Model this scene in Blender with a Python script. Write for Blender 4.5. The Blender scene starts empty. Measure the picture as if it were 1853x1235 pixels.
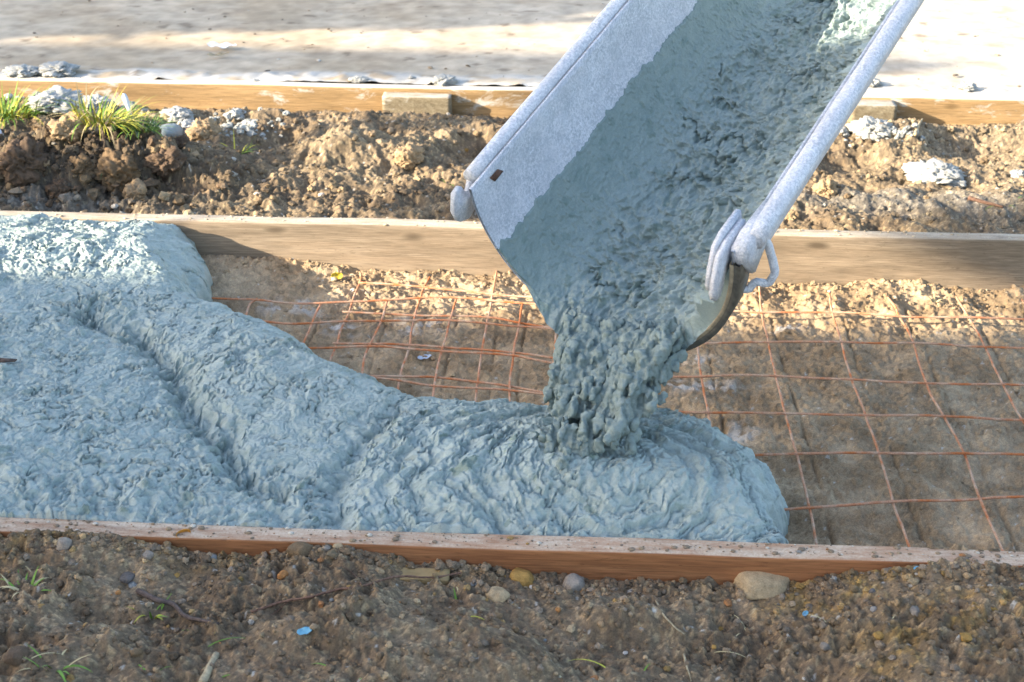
import bpy, bmesh, math, random
import numpy as np
from mathutils import Vector, Matrix
random.seed(7)
SC = bpy.context.scene
COL = SC.collection

# ------------------------------------------------------------------ camera, sky, sun, exposure
F = 2600.0
CP = np.array([-.415, -3.03, 1.375])
_p, _yaw, _roll = np.radians([26.94, 2.713, .332])
_w = np.array([-np.sin(_yaw)*np.cos(_p), np.cos(_yaw)*np.cos(_p), -np.sin(_p)])
_r = np.array([np.cos(_yaw), np.sin(_yaw), 0.]); _u = np.cross(_r, _w)
_R = _r*np.cos(_roll) + _u*np.sin(_roll); _U = -_r*np.sin(_roll) + _u*np.cos(_roll)
cam = bpy.data.cameras.new('camera'); camo = bpy.data.objects.new('camera', cam); COL.objects.link(camo)
cam.sensor_width = 36; cam.lens = 36*F/1853; cam.clip_start = .05; cam.clip_end = 400
cam.dof.use_dof = True; cam.dof.focus_distance = 2.55; cam.dof.aperture_fstop = 9
M = Matrix(((_R[0], _U[0], -_w[0], CP[0]), (_R[1], _U[1], -_w[1], CP[1]), (_R[2], _U[2], -_w[2], CP[2]), (0, 0, 0, 1)))
camo.matrix_world = M
SC.camera = camo

SUN_T = Vector((1, .40, -.40)).normalized()          # direction in which the sunlight travels
elev = math.asin(-SUN_T.z); az = math.atan2(-SUN_T.x, -SUN_T.y)
wd = bpy.data.worlds.new('World'); SC.world = wd; wd.use_nodes = True
nt = wd.node_tree; bg = nt.nodes['Background']
sky = nt.nodes.new('ShaderNodeTexSky'); sky.sky_type = 'NISHITA'; sky.sun_disc = False
sky.sun_elevation = elev; sky.sun_rotation = az; sky.air_density = 1.0; sky.dust_density = 2.0; sky.ozone_density = .7
nt.links.new(sky.outputs[0], bg.inputs[0]); bg.inputs[1].default_value = .14
sl = bpy.data.lights.new('sun', 'SUN'); sl.energy = 4.4; sl.angle = math.radians(.5); sl.color = (1., .86, .66)
so = bpy.data.objects.new('sun', sl); COL.objects.link(so)
so.rotation_euler = SUN_T.to_track_quat('-Z', 'Y').to_euler(); so.location = (-6, -3, 6)
SC.view_settings.view_transform = 'Standard'; SC.view_settings.look = 'None'
SC.view_settings.exposure = 2.05; SC.view_settings.gamma = 1; SC.view_settings.use_curve_mapping = False
SC.render.resolution_x = 1024; SC.render.resolution_y = 682
SC.render.engine = 'CYCLES'

# ------------------------------------------------------------------ helpers
def at(px, py, z):                 # the point of the level plane z that a pixel of the 1853 px photograph shows
    d = _R*(px-926.5)/F - _U*(py-617.5)/F + _w
    return CP + d*(z-CP[2])/d[2]
def aty(px, py, Y):
    d = _R*(px-926.5)/F - _U*(py-617.5)/F + _w
    return CP + d*(Y-CP[1])/d[1]

_rng = np.random.default_rng(3)
_G2 = _rng.normal(size=(256, 2)); _G2 /= np.linalg.norm(_G2, axis=1)[:, None]
_G3 = _rng.normal(size=(256, 3)); _G3 /= np.linalg.norm(_G3, axis=1)[:, None]
_PM = np.concatenate([_rng.permutation(256)]*2)
_RV = _rng.random((256, 4))
def _fade(t): return t*t*t*(t*(t*6-15)+10)
def n2(x, y, seed=0):
    x = np.asarray(x, float); y = np.asarray(y, float)
    xi = np.floor(x).astype(np.int64); yi = np.floor(y).astype(np.int64); fx = x-xi; fy = y-yi
    u = _fade(fx); v = _fade(fy)
    def g(a, b):
        h = _PM[(_PM[(xi+a+seed*17) & 255] + yi+b+seed*31) & 255]
        return _G2[h, 0]*(fx-a) + _G2[h, 1]*(fy-b)
    a = g(0, 0); b = g(1, 0); c = g(0, 1); d = g(1, 1)
    return 1.5*((a+(b-a)*u) + ((c+(d-c)*u)-(a+(b-a)*u))*v)
def n3(P, seed=0):
    I = np.floor(P).astype(np.int64); f = P-I; u = _fade(f)
    def g(a, b, c):
        h = _PM[(_PM[(_PM[(I[..., 0]+a+seed*17) & 255]+I[..., 1]+b) & 255]+I[..., 2]+c+seed*13) & 255]
        G = _G3[h]; return G[..., 0]*(f[..., 0]-a)+G[..., 1]*(f[..., 1]-b)+G[..., 2]*(f[..., 2]-c)
    L = lambda a, b, t: a+(b-a)*t
    x00 = L(g(0, 0, 0), g(1, 0, 0), u[..., 0]); x10 = L(g(0, 1, 0), g(1, 1, 0), u[..., 0])
    x01 = L(g(0, 0, 1), g(1, 0, 1), u[..., 0]); x11 = L(g(0, 1, 1), g(1, 1, 1), u[..., 0])
    return 1.5*L(L(x00, x10, u[..., 1]), L(x01, x11, u[..., 1]), u[..., 2])
def fbm(x, y, f, octv=4, seed=0, gain=.5, lac=2.03):
    s = 0; a = 1
    for o in range(octv): s = s+a*n2(x*f+o*7.7, y*f-o*3.1, seed+o); f *= lac; a *= gain
    return s
def fbm3(P, f, octv=4, seed=0, gain=.5):
    s = 0; a = 1
    for o in range(octv): s = s+a*n3(P*f+o*5.3, seed+o); f *= 2.03; a *= gain
    return s
def crumbs(x, y, cell, prob=.8, seed=0, rmin=.25, rmax=.62):
    """height of a scatter of rounded grains of about the given size; also a random number per grain"""
    X = x/cell+.32*n2(x*1.1/cell, y*1.1/cell, seed+3)+.16*n2(x*2.7/cell, y*2.7/cell, seed+4); Y = y/cell+.32*n2(x*1.1/cell+9, y*1.1/cell, seed+5)+.16*n2(x*2.7/cell+9, y*2.7/cell, seed+6); xi = np.floor(X).astype(np.int64); yi = np.floor(Y).astype(np.int64)
    H = np.zeros_like(X); C = np.zeros_like(X)
    for a in (-1, 0, 1):
        for b in (-1, 0, 1):
            h = _PM[(_PM[(xi+a+seed*29) & 255]+yi+b+seed*11) & 255]; v = _RV[h]
            r = rmin+(rmax-rmin)*v[..., 2]
            dx = X-(xi+a+v[..., 0]); dy = Y-(yi+b+v[..., 1])
            k = 1-(dx*dx+dy*dy)/(r*r)
            hh = np.where((k > 0) & (v[..., 3] < prob), r*np.sqrt(np.maximum(k, 0)), 0)
            C = np.where(hh > H, (h & 63)/63., C); H = np.maximum(H, hh)
    return H*cell, C
def sstep(a, b, x): t = np.clip((x-a)/(b-a), 0, 1); return t*t*(3-2*t)
def polyd(x, y, poly):
    """signed distance to a polygon, positive inside"""
    d = np.full(x.shape, 1e9); ins = np.zeros(x.shape, bool); n = len(poly)
    for i in range(n):
        ax, ay = poly[i][:2]; bx, by = poly[(i+1) % n][:2]
        ex, ey = bx-ax, by-ay; t = np.clip(((x-ax)*ex+(y-ay)*ey)/(ex*ex+ey*ey+1e-12), 0, 1)
        d = np.minimum(d, np.hypot(x-ax-t*ex, y-ay-t*ey))
        c = ((ay > y) != (by > y)) & (x < ex*(y-ay)/(ey if abs(ey) > 1e-12 else 1e-12)+ax); ins ^= c
    return np.where(ins, d, -d)
def lined(x, y, pts):
    d = np.full(x.shape, 1e9)
    for a, b in zip(pts[:-1], pts[1:]):
        ex, ey = b[0]-a[0], b[1]-a[1]; t = np.clip(((x-a[0])*ex+(y-a[1])*ey)/(ex*ex+ey*ey+1e-12), 0, 1)
        d = np.minimum(d, np.hypot(x-a[0]-t*ex, y-a[1]-t*ey))
    return d

def link(name, me, mat=None, parent=None):
    o = bpy.data.objects.new(name, me); COL.objects.link(o)
    if mat: me.materials.append(mat)
    if parent: o.parent = parent
    return o
def np_mesh(name, V, Q, smooth=True, color=None):
    me = bpy.data.meshes.new(name); V = np.asarray(V, np.float32).reshape(-1, 3); Q = np.asarray(Q, np.int32)
    k = Q.shape[1]
    me.vertices.add(len(V)); me.vertices.foreach_set('co', V.ravel())
    me.loops.add(Q.size); me.loops.foreach_set('vertex_index', Q.ravel())
    me.polygons.add(len(Q)); me.polygons.foreach_set('loop_start', np.arange(len(Q), dtype=np.int32)*k)
    me.polygons.foreach_set('loop_total', np.full(len(Q), k, np.int32))
    me.polygons.foreach_set('use_smooth', np.full(len(Q), smooth))
    me.update(calc_edges=True)
    if color is not None:
        ca = me.color_attributes.new('tint', 'FLOAT_COLOR', 'POINT')
        c4 = np.ones((len(V), 4), np.float32); c4[:, :3] = np.asarray(color).reshape(-1, 3); ca.data.foreach_set('color', c4.ravel())
    return me
def grid_q(ny, nx, wrap=False):
    i = np.arange(ny-1)[:, None]; j = np.arange(nx if wrap else nx-1)[None, :]; j2 = (j+1) % nx
    return np.stack([i*nx+j, i*nx+j2, (i+1)*nx+j2, (i+1)*nx+j], -1).reshape(-1, 4)
def grid_mesh(name, P, color=None, wrap=False):
    ny, nx = P.shape[:2]; return np_mesh(name, P, grid_q(ny, nx, wrap), color=color)
def tag(o, label=None, cat=None, group=None, kind=None):
    if label: o['label'] = label
    if cat: o['category'] = cat
    if group: o['group'] = group
    if kind: o['kind'] = kind
    return o
def empty(name, loc):
    o = bpy.data.objects.new(name, None); COL.objects.link(o); o.location = loc; o.empty_display_size = .05
    bpy.context.view_layer.update(); return o
def part(name, me, mat, root):
    o = link(name, me, mat); o.parent = root; o.matrix_parent_inverse = Matrix.Translation(-Vector(root.location)); return o
def spline(pts, n=8):
    P = np.array(pts, float); out = []
    Q = np.vstack([2*P[0]-P[1], P, 2*P[-1]-P[-2]])
    for i in range(len(P)-1):
        a, b, c, d = Q[i:i+4]
        for t in np.arange(n)/n: out.append(.5*((2*b)+(c-a)*t+(2*a-5*b+4*c-d)*t*t+(3*b-a-3*c+d)*t**3))
    out.append(P[-1]); return np.array(out)
def tube_mesh(name, pts, rad, seg=8, sx=1., sy=1., jit=0, seed=0):
    P = np.array(pts, float); n = len(P); rad = np.broadcast_to(np.asarray(rad, float), (n,))
    T = np.gradient(P, axis=0); T /= np.linalg.norm(T, axis=1)[:, None]+1e-12
    up = np.array([0, 0, 1.]) if abs(T[0][2]) < .9 else np.array([1., 0, 0]); rings = []
    A = np.cross(T[0], up); A /= np.linalg.norm(A)
    for i in range(n):
        A = A-T[i]*np.dot(A, T[i]); A /= np.linalg.norm(A); B = np.cross(T[i], A)
        an = np.linspace(0, 2*np.pi, seg, endpoint=False)
        rings.append(P[i]+rad[i]*(np.cos(an)[:, None]*A*sx+np.sin(an)[:, None]*B*sy))
    V = np.array(rings)
    if jit: V = V+jit*n3(V*160, seed)[..., None]*(V-P[:, None])/np.maximum(rad[:, None, None], 1e-4)
    Q = grid_q(n, seg, True)
    V = V.reshape(-1, 3); V = np.vstack([V, P[:1]-0*P[:1], P[-1:]])
    a, b = len(V)-2, len(V)-1
    cap = [[a, (j+1) % seg, j, j] for j in range(seg)]+[[b, (n-1)*seg+j, (n-1)*seg+(j+1) % seg, (n-1)*seg+(j+1) % seg] for j in range(seg)]
    me = bpy.data.meshes.new(name)
    me.from_pydata(V.tolist(), [], [list(map(int, q)) for q in Q]+[list(map(int, c[:3])) for c in cap])
    me.polygons.foreach_set('use_smooth', np.ones(len(me.polygons), bool)); return me
def join(name, meshes):
    bm = bmesh.new()
    for m in meshes: bm.from_mesh(m)
    me = bpy.data.meshes.new(name); bm.to_mesh(me); bm.free()
    return me
def ico(sub):
    bm = bmesh.new(); bmesh.ops.create_icosphere(bm, subdivisions=sub, radius=1)
    V = np.array([v.co[:] for v in bm.verts]); Q = np.array([[v.index for v in f.verts] for f in bm.faces]); bm.free(); return V, Q
ICO = {s: ico(s) for s in (2, 3, 4, 5)}

# ------------------------------------------------------------------ materials
def material(name, rough=.8, spec=.3):
    m = bpy.data.materials.new(name); m.use_nodes = True; b = m.node_tree.nodes['Principled BSDF']
    b.inputs['Roughness'].default_value = rough; b.inputs['Specular IOR Level'].default_value = spec
    return m, m.node_tree, b
class N:                                             # tiny node builder
    def __init__(s, t): s.t = t
    def new(s, k, **kw):
        n = s.t.nodes.new(k)
        for a, v in kw.items(): setattr(n, a, v)
        return n
    def coord(s, scale=(1, 1, 1)):
        c = s.new('ShaderNodeNewGeometry'); m = s.new('ShaderNodeMapping'); m.inputs['Scale'].default_value = scale
        s.t.links.new(c.outputs['Position'], m.inputs[0]); return m.outputs[0]
    def noise(s, co, scale, detail=4, rough=.55, dist=0):
        n = s.new('ShaderNodeTexNoise'); n.inputs['Scale'].default_value = scale; n.inputs['Detail'].default_value = detail
        n.inputs['Roughness'].default_value = rough; n.inputs['Distortion'].default_value = dist
        s.t.links.new(co, n.inputs['Vector']); return n.outputs[0]
    def ramp(s, f, stops):
        r = s.new('ShaderNodeValToRGB'); e = r.color_ramp.elements
        while len(e) < len(stops): e.new(.5)
        for i, (p, c) in enumerate(stops):
            e[i].position = p; e[i].color = (*c, 1) if hasattr(c, '__len__') else (c, c, c, 1)
        s.t.links.new(f, r.inputs[0]); return r.outputs[0]
    def mix(s, f, a, b, mode='MIX'):
        m = s.new('ShaderNodeMix', data_type='RGBA', blend_type=mode)
        for sock, v in ((m.inputs[0], f), (m.inputs[6], a), (m.inputs[7], b)):
            if hasattr(v, 'is_linked'): s.t.links.new(v, sock)
            else: sock.default_value = (*v, 1) if hasattr(v, '__len__') else v
        return m.outputs[2]
    def bump(s, h, strength, dist, prev=None):
        b = s.new('ShaderNodeBump'); b.inputs['Strength'].default_value = strength; b.inputs['Distance'].default_value = dist
        s.t.links.new(h, b.inputs['Height'])
        if prev is not None: s.t.links.new(prev, b.inputs['Normal'])
        return b.outputs[0]
def tinted(name, rough, spec, f=700, bs=.6, bd=.002, var=.35):
    """colour from the mesh's own tint, with fine grain"""
    m, t, b = material(name, rough, spec); n = N(t); co = n.coord()
    a = n.new('ShaderNodeVertexColor', layer_name='tint')
    g = n.noise(co, f, 5, .65); c = n.mix(1., a.outputs[0], n.ramp(g, [(.25, 1-var), (.75, 1+var)]), 'MULTIPLY')
    t.links.new(c, b.inputs['Base Color']); t.links.new(n.bump(g, bs, bd), b.inputs['Normal']); return m
SOIL = tinted('soil', .95, .15, 420, .7, .003, .4)
SLAB = tinted('slab', .9, .2, 300, .3, .002, .12)
def concrete(name, c1, c2, rough=(.42, .7), tint=False):
    m, t, b = material(name, .45, .5); n = N(t); co = n.coord()
    a = n.noise(co, 38, 5, .6, .3); f = n.noise(co, 330, 5, .65)
    c = n.mix(n.ramp(a, [(.35, 0.), (.65, 1.)]), c1, c2)
    c = n.mix(1., c, n.ramp(f, [(.3, .84), (.7, 1.08)]), 'MULTIPLY')
    if tint: c = n.mix(1., c, n.new('ShaderNodeVertexColor', layer_name='tint').outputs[0], 'MULTIPLY')
    t.links.new(c, b.inputs['Base Color']); t.links.new(n.ramp(f, [(.3, rough[0]), (.7, rough[1])]), b.inputs['Roughness'])
    t.links.new(n.bump(f, .75, .0028), b.inputs['Normal']); return m
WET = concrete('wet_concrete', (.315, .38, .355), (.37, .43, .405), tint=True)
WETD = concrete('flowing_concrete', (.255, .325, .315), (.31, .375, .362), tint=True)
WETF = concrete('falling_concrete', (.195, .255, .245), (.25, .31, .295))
CRUST = concrete('concrete_crumb', (.32, .325, .31), (.40, .40, .38), (.8, .95))
def wood(name, a, b_, dust, dustamt, sx=3., knots=True, face=None):
    """long grain along x; dust lies on the upward faces"""
    m, t, b = material(name, .75, .25); n = N(t)
    g = n.noise(n.coord((sx, 45, 45)), 1.6, 6, .6, .8); fi = n.noise(n.coord((sx*4, 260, 260)), 1.5, 3, .6)
    c = n.mix(n.ramp(g, [(.3, 0.), (.7, 1.)]), a, b_)
    c = n.mix(1., c, n.ramp(fi, [(.3, .66), (.7, 1.16)]), 'MULTIPLY'); sk = n.noise(n.coord((30, 160, 160)), 1.4, 4, .7); c = n.mix(n.ramp(sk, [(.60, 0.), (.70, .6)]), c, tuple(.4*q for q in a))
    bl = n.noise(n.coord((1.2, 5, 9)), 2.2, 4, .6); c = n.mix(1., c, n.ramp(bl, [(.3, .72), (.65, 1.12)]), 'MULTIPLY')
    if knots:
        v = n.new('ShaderNodeTexVoronoi'); v.inputs['Scale'].default_value = 1.; t.links.new(n.coord((4.5, 9, 13)), v.inputs['Vector'])
        c = n.mix(n.ramp(v.outputs['Distance'], [(.07, 1.), (.16, 0.)]), c, tuple(.45*x for x in a))
    ge = n.new('ShaderNodeNewGeometry'); sp = n.new('ShaderNodeSeparateXYZ'); t.links.new(ge.outputs['Normal'], sp.inputs[0])
    up = n.ramp(sp.outputs['Z'], [(.6, 0.), (.9, 1.)])
    d1 = n.noise(n.coord((6, 30, 30)), 2., 6, .7); d2 = n.noise(n.coord(), 240, 4, .7)
    dm = n.mix(1., n.ramp(d1, [(.5-.4*dustamt, 0.), (.85-.4*dustamt, 1.)]), n.ramp(d2, [(.30, .55), (.58, 1.)]), 'MULTIPLY')
    dm = n.mix(1., dm, up, 'MULTIPLY'); c = n.mix(dm, c, dust)
    if face:                                           # dried cement smears on the faces
        s1 = n.noise(n.coord((5, 12, 12)), 1.6, 6, .7, .5); c = n.mix(n.ramp(s1, [(face, 0.), (face+.1, .85)]), c, (.5, .5, .47))
    t.links.new(c, b.inputs['Base Color'])
    t.links.new(n.bump(fi, .35, .001, n.bump(g, .4, .002)), b.inputs['Normal']); return m
W_FAR = wood('grey_wood', (.25, .19, .13), (.33, .26, .185), (.50, .43, .34), .6)
W_NEAR = wood('red_wood', (.27, .105, .042), (.38, .17, .072), (.56, .45, .34), .62)
W_BACK = wood('orange_wood', (.29, .185, .085), (.38, .255, .13), (.58, .545, .48), 1.2, face=.55)
W_STAKE = wood('stake_wood', (.17, .135, .085), (.32, .275, .19), (.45, .42, .37), .5, sx=30, knots=False, face=.6)
def rust():
    m, t, b = material('rusty_wire', .8, .3); n = N(t); a = n.noise(n.coord(), 22, 5, .65); f = n.noise(n.coord(), 500, 3)
    c = n.mix(n.ramp(a, [(.38, 0.), (.62, 1.)]), (.50, .165, .055), (.54, .37, .26)); c = n.mix(1., c, n.ramp(f, [(.3, .7), (.7, 1.15)]), 'MULTIPLY')
    t.links.new(c, b.inputs['Base Color']); t.links.new(n.bump(f, .5, .001), b.inputs['Normal']); return m
RUST = rust()
def paint(name, base, splat, thr, dark):
    """worn white chute paint caked with thin dry cement"""
    m, t, b = material(name, .55, .4); n = N(t); co = n.coord()
    a = n.noise(co, 26, 7, .72, .4); f = n.noise(co, 190, 6, .72); g = n.noise(co, 70, 5, .7, 1.2)
    c = n.mix(n.ramp(a, [(thr, 0.), (thr+.16, 1.)]), base, splat)
    sw = n.noise(co, 7, 5, .65, .6); c = n.mix(1., c, n.ramp(sw, [(.3, .74), (.7, 1.06)]), 'MULTIPLY')
    fm = n.mix(1., n.ramp(f, [(.45, 0.), (.57, 1.)]), n.ramp(n.noise(co, 17, 4, .7), [(.34, .35), (.60, 1.)]), 'MULTIPLY'); c = n.mix(fm, c, dark)
    h = n.noise(co, 330, 4, .7); c = n.mix(n.ramp(h, [(.51, 0.), (.61, .75)]), c, dark)
    rr_ = n.noise(co, 12, 6, .75); c = n.mix(n.ramp(rr_, [(.66, 0.), (.74, .35)]), c, (.36, .27, .19))
    c = n.mix(n.ramp(g, [(.60, 0.), (.68, .55)]), c, tuple(1.15*x for x in base))
    t.links.new(c, b.inputs['Base Color'])
    t.links.new(n.bump(g, .7, .004, n.bump(f, .8, .0035)), b.inputs['Normal']); return m
PAINT = paint('chute_paint', (.86, .86, .90), (.74, .765, .81), .44, (.44, .47, .51))
TUBEP = paint('rim_paint', (.88, .87, .89), (.76, .78, .81), .5, (.48, .50, .54))
def plain(name, c, rough=.6, spec=.4, f=60, var=.25, metal=0):
    m, t, b = material(name, rough, spec); n = N(t); a = n.noise(n.coord(), f, 5, .6)
    t.links.new(n.mix(1., c, n.ramp(a, [(.3, 1-var), (.7, 1+var)]), 'MULTIPLY'), b.inputs['Base Color'])
    b.inputs['Metallic'].default_value = metal; t.links.new(n.bump(a, .3, .002), b.inputs['Normal']); return m
STEEL = plain('dark_steel', (.13, .115, .09), .5, .5, 90, .4)
RUSTSPOT = plain('rust_spot', (.12, .06, .04), .8, .3, 120, .4)
GRASS = {k: plain('grass_'+k, c, .6, .3, 25, .35) for k, c in dict(green=(.15, .27, .04), yellow=(.45, .43, .06), dry=(.45, .37, .2), dark=(.05, .12, .05)).items()}
BARK = plain('bark', (.10, .075, .065), .9, .2, 150, .5)
ROOT = plain('root', (.17, .10, .07), .9, .2, 200, .5)
STRAW = plain('straw', (.38, .31, .2), .9, .2, 150, .3)
PLAST = plain('white_plastic', (.50, .55, .66), .25, .5, 60, .1)
PAPER = plain('paper', (.8, .8, .8), .8, .2, 60, .1)
LEAFY = plain('yellow_leaf', (.50, .38, .04), .6, .3, 60, .3)
LEAFO = plain('orange_leaf', (.46, .20, .03), .6, .3, 60, .3)
BLUE = plain('blue_plastic', (.18, .42, .55), .4, .5, 60, .2)
def stone(name, c, var=.3): 
    m, t, b = material(name, .9, .2); n = N(t); co = n.coord(); a = n.noise(co, 60, 6, .7); f = n.noise(co, 420, 5, .7)
    cc = n.mix(1., c, n.ramp(a, [(.3, 1-var), (.7, 1+var)]), 'MULTIPLY'); cc = n.mix(1., cc, n.ramp(f, [(.3, .7), (.7, 1.2)]), 'MULTIPLY')
    t.links.new(cc, b.inputs['Base Color']); t.links.new(n.bump(f, .6, .002), b.inputs['Normal']); return m
ST = dict(grey=stone('grey_stone', (.24, .205, .17)), dark=stone('dark_stone', (.13, .115, .105)), tan=stone('tan_stone', (.38, .28, .165)), ochre=stone('ochre_stone', (.34, .20, .06)),
          orange=stone('orange_stone', (.36, .17, .06)), white=stone('white_stone', (.50, .45, .39), .2), blue=stone('bluish_stone', (.20, .205, .20)), brown=stone('brown_clod', (.155, .105, .06)), earth=stone('earth_clod', (.33, .235, .14)), dark_earth=stone('dark_clod', (.11, .075, .05)))  # brown and dark clod colours deepened with the left heap's shade

# ------------------------------------------------------------------ terrain heights
NB0, NB1, NBT = -1.235, -1.195, .109                   # near form board: front face, back face, top
FB0, FB1, FBT = .030, .074, .108                       # far form board
BB0, BB1, BBT = 1.107, 1.150, .106                     # board at the old slab
contact = np.array([(at(a, 1000, .1)[0], z) for a, z in ((-400, .10), (0, .101), (130, .105), (300, .094), (345, .083), (480, .083), (560, .096), (700, .092), (760, .078), (880, .080), (950, .066),
                    (1000, .064), (1100, .057), (1200, .057), (1330, .060), (1450, .064), (1500, .084), (1560, .090), (1640, .103), (1700, .112), (1853, .107), (2300, .105))])
def px(x, y, z=.03): return tuple(at(x, y, z)[:2])
def bump_at(x, y, c, rx, ry, h, rot=0, p=2.):
    ca, sa = math.cos(rot), math.sin(rot); dx, dy = x-c[0], y-c[1]; a = (dx*ca+dy*sa)/rx; b = (-dx*sa+dy*ca)/ry
    return h*np.exp(-(a*a+b*b)**(p/2))
GROOVES = []
def terrain(x, y):
    big = fbm(x, y, 2.6, 4, 1); ng = np.where(y < NB1, .55, 1.); mid = fbm(x, y, 11, 4, 5); fine = fbm(x, y, 60, 4, 9)
    # foreground spoil
    zc = np.interp(x, contact[:, 0], contact[:, 1]); t = np.clip((NB0-y)/.25, 0, 3)
    zn = zc + (.024*big+.014*mid)*sstep(.02, .35, t) + .012*np.minimum(t, 1.4)*0
    zn += bump_at(x, y, px(120, 1000, .1), .12, .05, .016)+bump_at(x, y, px(600, 1010, .1), .07, .035, .012)
    zn += bump_at(x, y, px(700, 1140, .1), .14, .06, .03)-bump_at(x, y, px(560, 1105, .1), .05, .02, .03)-bump_at(x, y, px(880, 1100, .1), .10, .05, .014)
    zn += bump_at(x, y, px(1180, 1090, .1), .08, .04, .02)-bump_at(x, y, px(1420, 1180, .1), .10, .05, .02)-bump_at(x, y, px(1100, 1120, .1), .12, .035, .016)
    zn += bump_at(x, y, px(250, 1180, .1), .18, .07, .02)-bump_at(x, y, px(200, 1100, .1), .08, .015, .014)+bump_at(x, y, px(1640, 1120, .1), .10, .05, .022)
    zn += bump_at(x, y, px(1000, 1200, .1), .09, .04, .02)-bump_at(x, y, px(10, 1165, .1), .05, .02, .03)
    zn -= .03*sstep(.3, 3, NB0-y)
    # trench floor
    zt = -.026+.007*big+.010*mid+.006*np.maximum(0, .2-np.abs(fbm(x*.6, y, 26, 4, 63, .6)))/.2+.030*sstep(-.16, .02, y)*(.6+.5*n2(x*5, y*5, 3))
    zt += .035*sstep(-.75, -1.4, x)*sstep(-.5, -.15, y)
    zt += bump_at(x, y, px(520, 565, .0), .06, .03, .02)
    # dug strip between the far board and the old slab
    zb = .055+.012*big+.016*mid-.03*sstep(.3, .05, y)*0
    zb += bump_at(x, y, px(90, 300, .08), .30, .17, .085)+bump_at(x, y, px(260, 300, .08), .22, .13, .055)+bump_at(x, y, px(60, 190, .08), .35, .07, .045)
    zb += bump_at(x, y, px(640, 270, .07), .17, .09, .055, .2, 3)-bump_at(x, y, px(500, 250, .05), .06, .11, .055, -.3, 3)-bump_at(x, y, px(855, 262, .05), .06, .10, .055, -.2, 3)
    zb += bump_at(x, y, px(620, 195, .05), .28, .03, .02)+bump_at(x, y, px(1000, 250, .05), .1, .08, .02)
    zb -= bump_at(x, y, px(1530, 285, .05), .10, .10, .05, .2, 3)+bump_at(x, y, px(1770, 260, .05), .13, .14, .055, -.4, 3)-bump_at(x, y, px(1640, 240, .05), .07, .14, .03, -.5)
    zb += bump_at(x, y, px(1650, 370, .05), .35, .07, .02)
    zb = np.where(y < .14, zb*(.75+.25*sstep(.07, .14, y))+.01, zb)
    zb = np.minimum(zb, .028+.012*n2(x*4, y*0, 6)+.24*sstep(1.09, .72, y))
    z = np.where(y < NB1, zn, np.where(y < FB1, zt, zb))
    gran = np.where(y < NB1, 1., np.where(y < FB1, .55, .72))
    # trodden smooth patches
    sm = sstep(.05, .45, fbm(x, y, 4.2, 3, 21))
    sm = np.where(y < NB0, np.maximum(sm, sstep(-.05, .4, fbm(x, y, 5.5, 3, 24))), sm)
    sm = np.where((y > NB0) & (y < FB0), .5+.5*sm, np.where(y > FB0, .3+.7*sm, sm))
    sm = np.maximum(sm, np.clip(sum(bump_at(x, y, px(a, b, .05), r, r*.7, 1.2) for a, b, r in ((500, 255, .07), (855, 265, .07), (1530, 290, .10), (1760, 265, .12), (1650, 372, .3), (1000, 1120, .09), (1120, 1130, .10), (880, 1190, .1), (60, 365, .25))), 0, 1))
    c1, k1 = crumbs(x, y, .045, .45, 1); c2, k2 = crumbs(x+.3*c1, y, .022, .6, 2); c3, k3 = crumbs(x, y+.3*c2, .011, .75, 3); c4, k4 = crumbs(x, y, .0062, .8, 4)
    rough = 1-.85*sm
    rid = .18-np.abs(fbm(x, y, 24, 4, 61, .5)); heap = np.clip(bump_at(x, y, px(150, 300, .1), .36, .19, 1.3), 0, 1)
    z = z+gran*((.35+.65*rough)*.0075*(fbm(x, y, 42, 4, 163, .5))+rough*(.36*ng*c1*sstep(-.1, .5, big)+.34*ng*c2+.42*c3+.018*rid)+.5*c4*(.4+.6*rough)+.004*fine*(1-.4*sm)+.0011*fbm(x, y, 190, 3, 65, .6))+heap*(.040*fbm(x, y, 14, 6, 67, .62)+.25*c1)
    for pts, wd_, dp in GROOVES:
        m = (y > NB1) & (y < FB0)
        d = lined(x[m], y[m], pts); z[m] -= dp*np.exp(-(d/wd_)**4)*np.clip(.62+1.0*n2(x[m]*9, y[m]*9, 8), 0, 1)
    return z, sm, (k1, k2, k3, k4, big, mid)

# wires: pixel polylines traced on the level plane of each sheet
R_LONG = [[(648, 512), (774, 522), (892, 533), (946, 537), (1140, 552), (1335, 563), (1378, 566), (1506, 565), (1628, 573), (1753, 575), (1853, 577), (2050, 582)],
          [(620, 564), (753, 569), (883, 576), (972, 590), (1120, 610), (1255, 622), (1390, 620), (1522, 619), (1653, 622), (1783, 628), (1853, 631), (2080, 638)],
          [(602, 620), (741, 625), (802, 629), (883, 636), (967, 645), (1100, 665), (1222, 681), (1404, 681), (1542, 686), (1675, 693), (1815, 696), (1853, 698), (2100, 705)],
          [(600, 683), (645, 681), (723, 683), (788, 683), (866, 692), (925, 701), (983, 711), (1100, 730), (1190, 742), (1280, 748), (1421, 748), (1566, 751), (1707, 754), (1853, 760), (2130, 768)],
          [(1150, 833), (1315, 827), (1441, 822), (1590, 820), (1745, 821), (1853, 823), (2160, 830)],
          [(1300, 930), (1405, 922), (1465, 917), (1617, 909), (1771, 901), (1853, 899), (2200, 897)]]
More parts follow.
